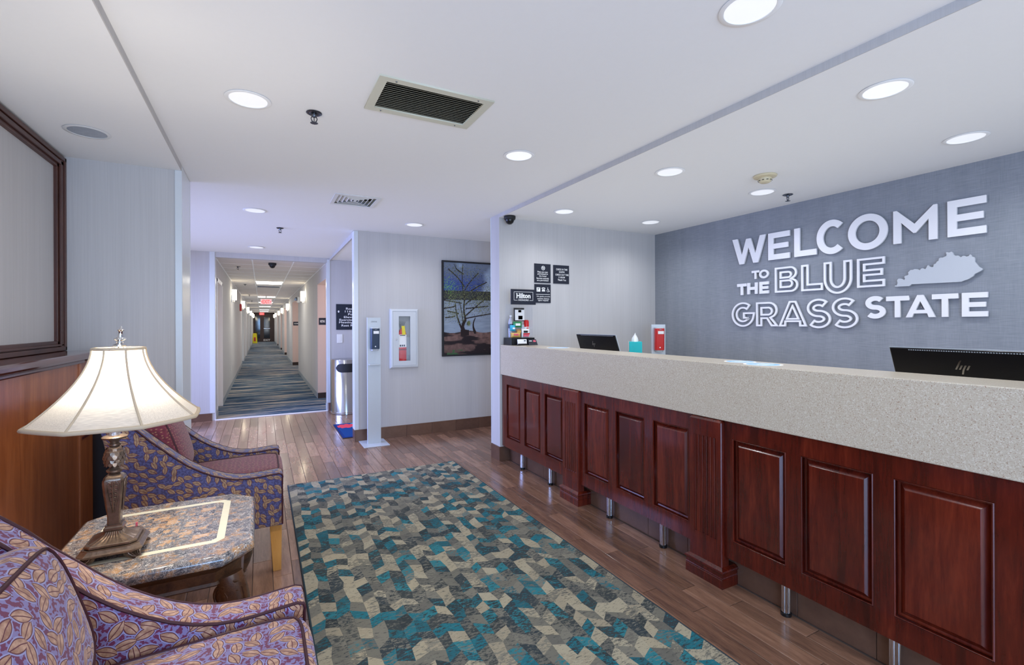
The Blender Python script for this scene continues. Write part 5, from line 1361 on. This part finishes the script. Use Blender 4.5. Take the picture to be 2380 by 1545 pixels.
# round floor-style decals stuck on the counter
def decal(lab, x, y, r_):
    t = thing('counter_decal', lab, 'sticker', (x, y, ZT), 'blue notices stuck on the counter')
    MB().lathe([(0, .0), (r_, .0), (r_, .0006), (0, .0006)], seg=40).build('white_disc', PRINTW, t, local=True)
    MB().lathe([(0, .0006), (r_ * .86, .0006), (r_ * .86, .0009), (0, .0009)], seg=40).build('blue_disc', LBLUE, t, local=True)
    m = MB()
    for k in range(3): m.box(-r_ * .55, r_ * .55, -r_ * .35 + k * r_ * .28, -r_ * .24 + k * r_ * .28, .0009, .0012)
    m.build('printed_lines', PRINTW, t, local=True)
decal('round light blue sticker on the counter near the far monitor', 2.150, 3.26, .095)
decal('left round light blue sticker of the pair in the middle of the counter', 2.165, 1.60, .075)
decal('right round light blue sticker of the pair in the middle of the counter', 2.115, 1.44, .085)

# desk behind the counter, monitors, tissue box
t = thing('work_desk', 'work surface hidden behind the reception counter', 'desk')
MB().box(2.27, 3.05, 0.0, 3.95, .74, .78).build('desk_top', GRAN, t, bevel=.003)
MB().box(2.27, 2.31, 0.0, 3.95, 0, .74).build('front_panel', CHERRY, t); MB().box(2.31, 3.02, 3.90, 3.94, 0, .74).build('end_panel', CHERRY, t); MB().box(2.31, 3.02, 0.0, .04, 0, .74).build('end_panel', CHERRY, t)
def monitor(lab, xt, yt0, yt1, zt, slope, h, logo):
    """yt0 > yt1 (far, near edges); top edge at xt, zt; leans back by slope (dx per dz)"""
    w = yt0 - yt1; yc = (yt0 + yt1) / 2
    t = thing('monitor', lab, 'monitor', (xt + slope * h, yc, .781), 'desk monitors')
    xb = -0.0; zb = zt - h - .781
    def P(y, s_, d): # s_ height along panel from bottom 0..1, d depth behind
        return (-slope * h * s_ + d, y, zb + h * s_)
    MB().loft([[P(-w / 2, 0, 0), P(w / 2, 0, 0), P(w / 2, 1, 0), P(-w / 2, 1, 0)], [P(-w / 2, 0, .018), P(w / 2, 0, .018), P(w / 2, 1, .012), P(-w / 2, 1, .012)]]).build('back_shell', BLACK, t, local=True, bevel=.003)
    e = .004
    MB().loft([[P(-w / 2 - e, -.01, .012), P(w / 2 + e, -.01, .012), P(w / 2 + e, 1.012, .008), P(-w / 2 - e, 1.012, .008)], [P(-w / 2 - e, -.01, .022), P(w / 2 + e, -.01, .022), P(w / 2 + e, 1.012, .018), P(-w / 2 - e, 1.012, .018)]]).build('silver_bezel', SILV, t, local=True, bevel=.001)
    m = MB(); n = 60
    for k in range(n):
        y = w * .36 - k * w * .9 / n
        if y < -w * .48: break
        q = [P(y, .972, -.0006), P(y + w * .009, .972, -.0006), P(y + w * .009, .984, -.0006), P(y, .984, -.0006)]; q2 = [(a + .0004, b_, c) for a, b_, c in q]
        m.loft([q, q2])
    o = m.build('vent_slots', SILV, t, local=True)
    MB().box(.0, .05, -.05, .05, 0.0, zb + h * .5).build('stand_neck', SILV, t, local=True)
    MB().box(-.08, .14, -.12, .12, 0.0, .010).build('stand_foot', SILV, t, local=True, bevel=.003)
    # logo: slanted bars
    ly, ls, lh = logo
    m = MB()
    def bar(y, s0, s1, wd, sl):
        q = [P(y, s0, -.0012), P(y - wd, s0, -.0012), P(y - wd - sl * (s1 - s0) * h, s1, -.0012), P(y - sl * (s1 - s0) * h, s1, -.0012)]
        m.loft([q, [(a + .001, b_, c) for a, b_, c in q]])
    u = lh
    bar(ly, ls, ls + 2 * u / h, u * .32, .5)
    for k in range(1, 4): bar(ly - k * u * .62, ls, ls + u / h, u * .32, .5)
    q = [P(ly - 2 * u * .62 + u * .25, ls - 1.0 * u / h, -.0012), P(ly - 2 * u * .62 - u * .05, ls - 1.0 * u / h, -.0012), P(ly - 2 * u * .62 - u * .32, ls, -.0012), P(ly - 2 * u * .62, ls, -.0012)]
    m.loft([q, [(a + .001, b_, c) for a, b_, c in q]])
    m.build('logo', STEEL, t, local=True)
monitor('black backed monitor at the far end of the desk, beside the tissue box', 2.60, 3.637, 3.093, 1.198, .34, .31, (.065, .70, .018))
monitor('large black backed monitor at the right edge of the picture', 2.50, 1.093, .56, 1.186, .45, .34, (.05, .755, .019))
t = thing('printer_cabinet', 'low black cabinet behind the counter under the tissue box', 'cabinet', (3.03, 3.12, .781))
MB().box(-.20, .0, -.02, .16, 0, .235).build('body', MBLACK, t, local=True, bevel=.004); MB().box(-.205, -.20, .0, .14, .03, .20).build('front_door', BLACK, t, local=True)
t = thing('tissue_box', 'teal tissue box with a white printed corner and a tissue sticking out', 'tissue box', (2.92, 3.195, 1.0165))
MB().box(-.055, .055, -.055, .055, 0, .12).build('carton', TEAL, t, local=True, bevel=.001)
MB().prism([(-.045, .122), (.053, .122), (.053, .05), (.03, .032), (-.02, .032), (-.045, .045)], 'x', -.0562, -.0555).build('white_printed_panel', PRINTW, t, local=True)
rings = []
for k in range(6):
    v = k / 5; w_ = .045 * (1 - v * .72) + .012 * sin(v * 5); dy = .028 * sin(v * 2.6) - .03 * v
    rings.append([(w_ * cos(a) * .55 * (1 + .25 * sin(3 * a)), dy + w_ * sin(a) * (1 + .2 * cos(3 * a + v)), .115 + v * .085) for a in [2 * PI * q / 14 for q in range(14)]])
MB().loft(rings).build('tissue', PRINTW, t, local=True, smooth=70)
t.rotation_euler[2] = D(-38)

# ------------------------------------------------------------------ armchairs
def superbox(w, d, h, n=5.0, seg=10, crown=0.0):
    """rounded box, centre at origin; returns verts/faces"""
    bm = bmesh.new(); bmesh.ops.create_cube(bm, size=2.0); bmesh.ops.subdivide_edges(bm, edges=bm.edges, cuts=seg, use_grid_fill=True)
    out = []
    for v in bm.verts:
        a, b_, c = v.co; s_ = (abs(a) ** n + abs(b_) ** n + abs(c) ** n) ** (-1 / n)
        a, b_, c = a * s_, b_ * s_, c * s_
        out.append([a * w / 2, b_ * d / 2, c * h / 2 * (1 + crown * (1 - a * a) * (1 - b_ * b_))])
    fs = [tuple(v.index for v in f.verts) for f in bm.faces]; bm.free()
    return out, fs
def edge_loop(w, d, h, z, n=5.0, k=12):
    """seam around the box at relative height z=+-1 edge (between top face and sides)"""
    pts = []
    sq = [(-1 + 2 * i / k, -1) for i in range(k)] + [(1, -1 + 2 * i / k) for i in range(k)] + [(1 - 2 * i / k, 1) for i in range(k)] + [(-1, 1 - 2 * i / k) for i in range(k)]
    for a, b_ in sq:
        s_ = (abs(a) ** n + abs(b_) ** n + 1) ** (-1 / n)
        pts.append((a * s_ * w / 2 * 1.005, b_ * s_ * d / 2 * 1.005, z * s_ * h / 2 * 1.005))
    return pts

def make_chair(label, loc, f_side, f_seat):
    t = thing('armchair', label, 'armchair', loc, 'leaf patterned armchairs')
    Wd = 0.655; TH = 0.100
    top = [(0, .512), (-.004, .524), (-.02, .530), (-.06, .528), (-.11, .524), (-.16, .523), (-.21, .528), (-.26, .541), (-.31, .562), (-.36, .590), (-.41, .624), (-.46, .667), (-.51, .716), (-.56, .764), (-.61, .813), (-.65, .850), (-.685, .880), (-.72, .893), (-.745, .885)]
    back = [(-.755, .865), (-.735, .80), (-.715, .70), (-.69, .55), (-.655, .36), (-.63, .255)]
    prof = top + back + [(-.3, .255), (0, .255)]
    for nm, y0, y1 in (('arm', 0, TH), ('arm', Wd - TH, Wd)):
        m = MB(); n = len(prof)
        c = Vector((-.30, .45))
        def rg(y, e): return [(p[0] + (e if p[0] < -.6 else -e if p[0] > -.01 else 0), y, p[1] - (e if p[1] > .5 else -e)) for p in prof]
        m.loft([rg(y0, .008), rg(y0 + .003, .003), rg(y0 + .010, 0), rg(y1 - .010, 0), rg(y1 - .003, .003), rg(y1, .008)])
        o = m.build(nm, f_side, t, local=True, smooth=50, uv=1.0)
        for yy in (y0 + .001, y1 - .001):
            m = MB().tube([(-.002, yy, .262)] + [(-.002, yy, .50)] + [(p[0] + (.006 if p[0] < -.6 else 0), yy, p[1] - .004) for p in top], .0042, 6)
            m.build('piping', PIPING, o, local=True, smooth=60)
    # inside and outside back
    def bk(o1, o2):
        q = [(-.70 + o1, .893), (-.735, .890), (-.75, .865), (-.733, .80), (-.713, .70), (-.688, .55), (-.653, .36), (-.628, .258), (-.52 + o2, .258), (-.545 + o2, .50), (-.575 + o2, .70), (-.63 + o2, .84), (-.655 + o2, .880)]
        return q
    MB().prism(bk(0, 0), 'y', TH, Wd - TH).build('backrest', f_side, t, local=True, uv=1.0, bevel=.010, bseg=3)
    MB().box(-.62, -.012, TH - .002, Wd - TH + .002, .258, .375).build('seat_rail', f_side, t, local=True, uv=1.0, bevel=.006)
    # seat cushion
    w, d, h = .545, Wd - 2 * TH - .004, .145
    vs, fs = superbox(w, d, h, 7.0, 12, .05); cx_, cy_, cz_ = -.262, Wd / 2, .438
    sl = lambda x: (x / w) * .012
    m = MB(); m.add([(v[0] + cx_, v[1] + cy_, v[2] + cz_ + sl(v[0])) for v in vs], fs)
    o = m.build('seat_cushion', f_seat, t, local=True, smooth=60, uv=1.0)
    for z in (1, -1):
        MB().tube([(p[0] + cx_, p[1] + cy_, p[2] + cz_ + sl(p[0])) for p in edge_loop(w, d, h, z, 7.0)], .0042, 6, True).build('piping', PIPING, o, local=True, smooth=60)
    # loose back cushion, leaning
    w, d, h = .17, Wd - 2 * TH - .006, .345
    vs, fs = superbox(w, d, h, 4.2, 12); L = D(-17)
    cx_, cz_ = -.548, .665
    def tr(v):
        bulge = 1 + .18 * (1 - (2 * v[1] / d) ** 2) * (1 - (2 * v[2] / h) ** 2)
        x, y, z = v[0] * bulge, v[1], v[2]
        return (x * cos(L) + z * sin(L) + cx_, y + cy_, -x * sin(L) + z * cos(L) + cz_)
    m = MB(); m.add([tr(v) for v in vs], fs)
    o = m.build('back_cushion', f_seat if f_seat is not FAB_DOT else FAB_DOT, t, local=True, smooth=60, uv=1.0)
    for z in (1, -1):
        lp = edge_loop(h, d, w, z, 4.2)
        MB().tube([tr((p[2], p[1], p[0])) for p in lp], .0045, 6, True).build('piping', PIPING, o, local=True, smooth=60)
    # legs
    for x, y in ((-.062, .035), (-.062, Wd - .095), (-.60, .035), (-.60, Wd - .095)):
        fr_ = x > -.1; dx = 0 if fr_ else -.03
        def sq(z, e, ox): return [(x + ox + e, y + e, z), (x + ox + .058 - e * .2, y + e, z), (x + ox + .058 - e * .2, y + .06 - e, z), (x + ox + e, y + .06 - e, z)]
        MB().loft([sq(0, .016, dx), sq(.256, 0, 0)]).build('leg', LEGW, t, local=True, bevel=.002)
    return t
make_chair('far armchair, blue leaf sides with plain maroon dotted seat and cushion', (0.095, 2.745, 0), FAB_SIDE, FAB_DOT)
make_chair('near armchair covered all over in lilac and gold leaves, cut by the bottom left corner', (0.105, 0.890, 0), FAB_LILAC, FAB_LILAC)

# ------------------------------------------------------------------ marble side table
TX0, TX1, TY0, TY1, TZ = -0.604, -0.026, 1.800, 2.455, 0.55
tb = thing('side_table', 'carved side table with a dark marble top and cream inlay band', 'side table', ((TX0 + TX1) / 2, (TY0 + TY1) / 2, 0))
def octo(e, c=0.085):
    x0, x1, y0, y1 = TX0 + e, TX1 - e, TY0 + e, TY1 - e; c = c - e * .35
    return [(x0 + c, y0), (x1 - c, y0), (x1, y0 + c), (x1, y1 - c), (x1 - c, y1), (x0 + c, y1), (x0, y1 - c), (x0, y0 + c)]
def o3(e, z): return [(x, y, z) for x, y in octo(e)]
MB().loft([o3(.020, TZ - .042), o3(.008, TZ - .038), o3(.000, TZ - .026), o3(.000, TZ - .014), o3(.006, TZ - .004), o3(.014, TZ), o3(.060, TZ - .001)], caps=False).add(o3(.02, TZ - .042), [tuple(range(8))]).build('marble_rim', MARB, tb, smooth=35)
def band(e0, e1, z): 
    return [octo(e0), octo(e1)]
IO = lambda e, c: [(ix0 - e + c, iy0 - e), (ix1 + e - c, iy0 - e), (ix1 + e, iy0 - e + c), (ix1 + e, iy1 + e - c), (ix1 + e - c, iy1 + e), (ix0 - e + c, iy1 + e), (ix0 - e, iy1 + e - c), (ix0 - e, iy0 - e + c)]
ix0, ix1, iy0, iy1 = -.495, -.143, 1.948, 2.350
plate('marble_border', MARB, [octo(.0135), IO(.0255, .026)], (0, 0, TZ - .0006), (1, 0, 0), (0, 1, 0), .0012, tb)
plate('cream_inlay', CREAM, [IO(.025, .026), IO(0, .015)], (0, 0, TZ - .0005), (1, 0, 0), (0, 1, 0), .0012, tb)
nx_, ny_ = 6, 7; cell = .050
gx0 = (ix0 + ix1) / 2 - nx_ * cell / 2; gy0 = (iy0 + iy1) / 2 - ny_ * cell / 2
inn = IO(-.0005, .015)
plate('marble_field', MARB, [inn, rect(gx0, gx0 + nx_ * cell, gy0, gy0 + ny_ * cell)], (0, 0, TZ - .0006), (1, 0, 0), (0, 1, 0), .0012, tb)
for i in range(nx_):
    for j in range(ny_):
        box('marble_tile', MARB2 if (i + j) % 2 else MARB, (gx0 + i * cell + .0003, gx0 + (i + 1) * cell - .0003, gy0 + j * cell + .0003, gy0 + (j + 1) * cell - .0003, TZ - .003, TZ + .0002), tb)
box('core', TWOOD, (TX0 + .05, TX1 - .05, TY0 + .05, TY1 - .05, TZ - .04, TZ - .0015), tb)
MB().loft([o3(.040, TZ - .112), o3(.034, TZ - .106), o3(.040, TZ - .098), o3(.040, TZ - .066), o3(.030, TZ - .056), o3(.022, TZ - .048), o3(.018, TZ - .042)]).build('apron', TWOOD, tb, smooth=30)
for sx, sy in ((1, -1), (1, 1), (-1, -1), (-1, 1)):
    cx_ = TX1 - .088 if sx > 0 else TX0 + .088; cy_ = TY0 + .088 if sy < 0 else TY1 - .088
    dv = Vector((sx, sy, 0)).normalized(); sd = Vector((-dv.y, dv.x, 0))
    path, rad = [], []
    for k in range(15):
        v = k / 14; z = .455 * (1 - v); off = .020 + .040 * sin(PI * min(1, v * 1.5)) - .045 * v + (.05 * max(0, v - .8) / .2)
        path.append(Vector((cx_, cy_, z)) + dv * off); rad.append(.040 - .004 * v + .008 * sin(PI * min(1, v * 2)) - .016 * sin(PI * max(0, (v - .4) / .6)))
    leg = MB().tube(path, rad, 14).build('leg', TWOOD, tb, smooth=60)
    m = MB()
    base_ = Vector((cx_, cy_, .395)) + dv * .030
    for s_ in (-1, 1):
        sp_ = []
        for k in range(40):
            a = 1.2 + k / 39 * 4.2 * PI; r_ = .036 * (1 - k / 46)
            sp_.append(base_ + sd * (s_ * .036) + dv * (r_ * cos(a)) + Vector((0, 0, r_ * sin(a))))
        m.tube(sp_, [.0075 - .003 * k / 39 for k in range(40)], 7)
        m.add([base_ + sd * (s_ * .030) + dv * (.036 * cos(a)) + Vector((0, 0, .036 * sin(a))) for a in [2 * PI * q / 20 for q in range(20)]] + [base_ + sd * (s_ * .041) + dv * (.026 * cos(a)) + Vector((0, 0, .026 * sin(a))) for a in [2 * PI * q / 20 for q in range(20)]], [tuple(range(20, 40))] + [(q, (q + 1) % 20, 20 + (q + 1) % 20, 20 + q) for q in range(20)])
    m.build('volute', TWOOD, leg, smooth=50)
    m = MB()
    for k in range(9):
        zz = .435 - k * .028; v = 1 - zz / .455
        off = .020 + .040 * sin(PI * min(1, v * 1.5)) - .045 * v + .040
        c = Vector((cx_, cy_, zz)) + dv * (off + .001)
        for s_ in (-1, 1):
            m.tube([c, c + sd * (s_ * .016) - dv * .006 - Vector((0, 0, -.010)), c + sd * (s_ * .028) - dv * .022 - Vector((0, 0, -.012))], [.0035, .0055, .002], 6)
    m.tube([path[k] + dv * (rad[k] + .001) for k in range(1, 11)], .004, 6)
    m.build('carved_leaf', TWOOD, leg, smooth=50)

# ------------------------------------------------------------------ table lamp
LXX, LYY = -0.431, 2.000
lp = thing('table_lamp', 'lit table lamp with bell shade on the marble side table', 'lamp', (LXX, LYY, TZ + .0005))
def sq(e, z, c=.022, rz=0):
    q = [(-e + c, -e), (e - c, -e), (e, -e + c), (e, e - c), (e - c, e), (-e + c, e), (-e, e - c), (-e, -e + c)]
    return [(x, y, z) for x, y in q]
MB().loft([sq(.088, .026), sq(.090, .029), sq(.090, .034), sq(.086, .038), sq(.080, .046), sq(.080, .049)]).build('base_plate', BRONZE, lp, local=True)
for a in range(4):
    an = PI / 4 + a * PI / 2; dv = Vector((cos(an), sin(an), 0)); sd = Vector((-dv.y, dv.x, 0)); m = MB(); rings = []
    for r_, z_, w_ in ((.088, .030, .030), (.092, .018, .026), (.102, .008, .018), (.116, .0035, .010), (.118, .0, .010), (.100, .0, .016), (.082, .010, .024), (.078, .028, .028)):
        rings.append((r_, z_, w_))
    vs = []
    for r_, z_, w_ in rings: vs += [tuple(dv * r_ + sd * w_ + Vector((0, 0, z_))), tuple(dv * r_ - sd * w_ + Vector((0, 0, z_)))]
    n = len(rings); fs = [(2 * i, 2 * i + 1, 2 * ((i + 1) % n) + 1, 2 * ((i + 1) % n)) for i in range(n)] + [tuple(2 * i for i in range(n)), tuple(2 * i + 1 for i in range(n))[::-1]]
    m.add(vs, fs)
    for k in (-2, -1, 0, 1, 2):
        m.tube([dv * .089 + sd * (k * .0095) + Vector((0, 0, .028)), dv * .094 + sd * (k * .0085) + Vector((0, 0, .017)), dv * .104 + sd * (k * .006) + Vector((0, 0, .008)), dv * .114 + sd * (k * .003) + Vector((0, 0, .005))], .0022, 5)
    m.build('foot', BRONZE, lp, local=True, smooth=40)
MB().loft([sq(.070, .049, .018), sq(.073, .052, .018), sq(.073, .058, .018), sq(.070, .061, .018)]).build('upper_plate', BRONZE, lp, local=True)
# fluted flare
rings = []
for k in range(9):
    v = k / 8; z = .061 + v * .040; e = .066 - .040 * (1 - (1 - v) ** 2.2); ring = []
    for q in range(64):
        a = 2 * PI * q / 64; ca, sa = cos(a), sin(a); p = (abs(ca) ** 5 + abs(sa) ** 5) ** (-1 / 5)
        rr_ = e * p * (1 + (.035 if q % 2 else -.02)); ring.append((rr_ * ca, rr_ * sa, z))
    rings.append(ring)
MB().loft(rings).build('fluted_flare', BRONZE, lp, local=True, smooth=25)
MB().loft([sq(.029, .101, .003), sq(.031, .105, .003), sq(.031, .111, .003), sq(.027, .115, .003), sq(.027, .119, .003)]).build('collar', BRONZE, lp, local=True)
MB().loft([sq(.0205, .119, .004), sq(.021, .15, .004), sq(.027, .22, .005), sq(.033, .272, .007), sq(.034, .284, .008), sq(.031, .296, .009), sq(.022, .304, .010), sq(.015, .307, .008)]).build('tapered_body', BRONZE, lp, local=True, smooth=35)
for a in range(4):
    an = a * PI / 2; R_ = Matrix.Rotation(an, 4, 'Z'); m = MB()
    def F(x, z): return R_ @ Vector((x, -(.0215 + (z - .13) * .088) - .0008, z))
    m.tube([F(0, .165), F(0, .20), F(0, .24), F(0, .283)], [.0015, .003, .003, .002], 6)
    for s_ in (-1, 1):
        m.tube([F(s_ * .003, .165), F(s_ * .010, .20), F(s_ * .017, .245), F(s_ * .019, .272), F(s_ * .013, .283), F(s_ * .006, .278), F(s_ * .008, .270)], .0019, 6)
        for k in range(6):
            z = .185 + k * .015; w_ = .004 + k * .0018
            m.tube([F(s_ * .0015, z), F(s_ * (w_ * .7), z + .007), F(s_ * (w_ + .003), z + .005)], [.0012, .0021, .0012], 5)
    m.build('leaf_relief', BRONZE, lp, local=True, smooth=50)
MB().lathe([(.012, .305), (.022, .309), (.027, .313), (.027, .316), (.018, .320), (.015, .325)], seg=28).build('ring', BRONZE, lp, local=True, smooth=40)
bl = MB().lathe([(.015, .322), (.026, .332), (.0355, .350), (.036, .362), (.031, .378), (.020, .390), (.015, .394)], seg=28).build('ball', BRONZE, lp, local=True, smooth=50)
m = MB()
for row in range(5):
    zz = .336 + row * .0115; rr_ = .0345 * math.sqrt(max(.1, 1 - ((zz - .357) / .040) ** 2)) + .0012; nn = 14
    for k in range(nn):
        a = 2 * PI * (k + .5 * (row % 2)) / nn; c = Vector((rr_ * cos(a), rr_ * sin(a), zz)); td = Vector((-sin(a), cos(a), 0)); rd = Vector((cos(a), sin(a), 0))
        m.add([c - td * .0075 + Vector((0, 0, .003)), c - td * .005 - Vector((0, 0, .005)) + rd * .002, c - Vector((0, 0, .0085)) + rd * .003, c + td * .005 - Vector((0, 0, .005)) + rd * .002, c + td * .0075 + Vector((0, 0, .003)), c + Vector((0, 0, .006)) - rd * .001], [(0, 1, 2, 3, 4, 5)])
m.build('scales', BRONZE, bl, local=True)
MB().lathe([(.015, .392), (.021, .396), (.021, .400), (.014, .404), (.022, .412), (.040, .416), (.042, .420), (.036, .423), (.024, .425)], seg=36).build('drip_pan', BRONZE, lp, local=True, smooth=35)
MB().lathe([(.019, .424), (.0195, .47), (.015, .474)], seg=24).build('glass_neck', CRYST, lp, local=True, smooth=40)
MB().lathe([(.008, .472), (.008, .53), (.016, .535), (.017, .58), (.010, .585)], seg=18).build('socket', BRONZE, lp, local=True, smooth=40)
m = MB(); 
for s_ in (-1, 1): m.tube([(s_ * .008, 0, .50), (s_ * .05, 0, .53), (s_ * .055, 0, .60), (s_ * .03, 0, .665), (0, 0, .680)], .0016, 6)
m.build('harp', BRONZE, lp, local=True, smooth=50)
BULB = plain('lamp_bulb', (0.9, 0.9, 0.85), 0.4, emis=(1.0, 0.86, 0.62), estr=6.0, var=0.0)
MB().lathe([(.010, .585), (.012, .60), (.018, .615), (.018, .635), (.012, .648), (0, .662)], seg=20).build('bulb', BULB, lp, local=True, smooth=60)
# shade
SB, STP = .440, .672; RB, RT = .231, .070; NS = 8; A0 = D(-87 + 22)
def srad(v): return RT + (RB - RT) * (1 - v) ** 1.75
def spt(v, a):
    k = (a - A0) / (2 * PI / NS); f_ = k - math.floor(k); q = abs(f_ - .5) * 2
    flat_ = cos(PI / NS) / cos((f_ - .5) * 2 * PI / NS)
    r_ = srad(v) * (flat_ * .80 + .20)
    return (r_ * cos(a), r_ * sin(a), SB + (STP - SB) * v)
nseg = NS * 8
rings = [[spt(v / 16, A0 + 2 * PI * q / nseg) for q in range(nseg)] for v in range(17)]
sh = MB().loft(rings, caps=False).build('lamp_shade', SHADE, lp, local=True, smooth=30)
for k in range(NS):
    a = A0 + 2 * PI * k / NS
    MB().tube([Vector(spt(v / 16, a)) + Vector((cos(a), sin(a), 0)) * .001 for v in range(17)], .0034, 6).build('rib_tape', SHTRIM, sh, local=True, smooth=50)
for v, r_ in ((0, .0068), (1, .0052)):
    MB().tube([Vector(spt(v, A0 + 2 * PI * q / nseg)) for q in range(nseg)], r_, 7, True).build('trim_cord', SHTRIM, sh, local=True, smooth=60)
m = MB()
for k in range(3):
    a = k * 2 * PI / 3 + .4; m.tube([(0, 0, .676), (.075 * cos(a), .075 * sin(a), .670)], .0014, 5)
m.build('spider', CHROME, lp, local=True)
MB().lathe([(.006, .676), (.018, .680), (.018, .685), (.008, .689), (.010, .693), (.008, .697), (.017, .703), (.016, .706), (.009, .709), (.005, .728), (.007, .731), (.009, .734), (.004, .738), (.003, .744), (.0, .748)], seg=20).build('finial', CHROME, lp, local=True, smooth=50)
MB().tube([(-.095, -.02, .003), (-.13, .0, .003), (-.165, -.005, .003), (-.180, -.01, -.002)], .0022, 6).build('cord', plain('gold_cord', (.45, .30, .12), .5), lp, local=True, smooth=50)
MB().box(.040, .046, .075, .078, .0, .075).build('pink_tag', PINKP, lp, local=True)
l = bpy.data.lights.new('lamp_bulb_light', 'POINT'); l.energy = 27; l.color = (1.0, 0.90, 0.74); l.shadow_soft_size = 0.036
lo = bpy.data.objects.new('lamp_bulb_light', l); COL.objects.link(lo); lo.location = (LXX + .012, LYY, TZ + .625)

# settle the lamp's proportions: slimmer plinth, and a shade that leans a touch to the right
OLD = [0, .026, .049, .061, .101, .119, .307, .322, .394, .425, .474, .60, 1.0]
NEW = [0, .021, .042, .053, .078, .097, .262, .281, .352, .388, .445, .60, 1.0]
def fit_lamp(o):
    for v in o.data.vertices:
        z = v.co.z
        if not (o.name.startswith(('lamp_shade', 'rib_tape', 'trim_cord'))):
            v.co.z = float(np.interp(z, OLD, NEW))
            if z < .10 and not o.name.startswith(('cord', 'pink')):
                k = .92; v.co.x *= k; v.co.y *= k
            elif .10 <= z < .47: v.co.x *= .82; v.co.y *= .82
        if o.name.startswith(('lamp_shade', 'rib_tape', 'trim_cord')): v.co.x += .013
        elif v.co.z > .50 and not o.name.startswith(('cord', 'pink')): v.co.x += (v.co.z - .50) * .075
    for c in o.children: fit_lamp(c)
for c in lp.children: fit_lamp(c)
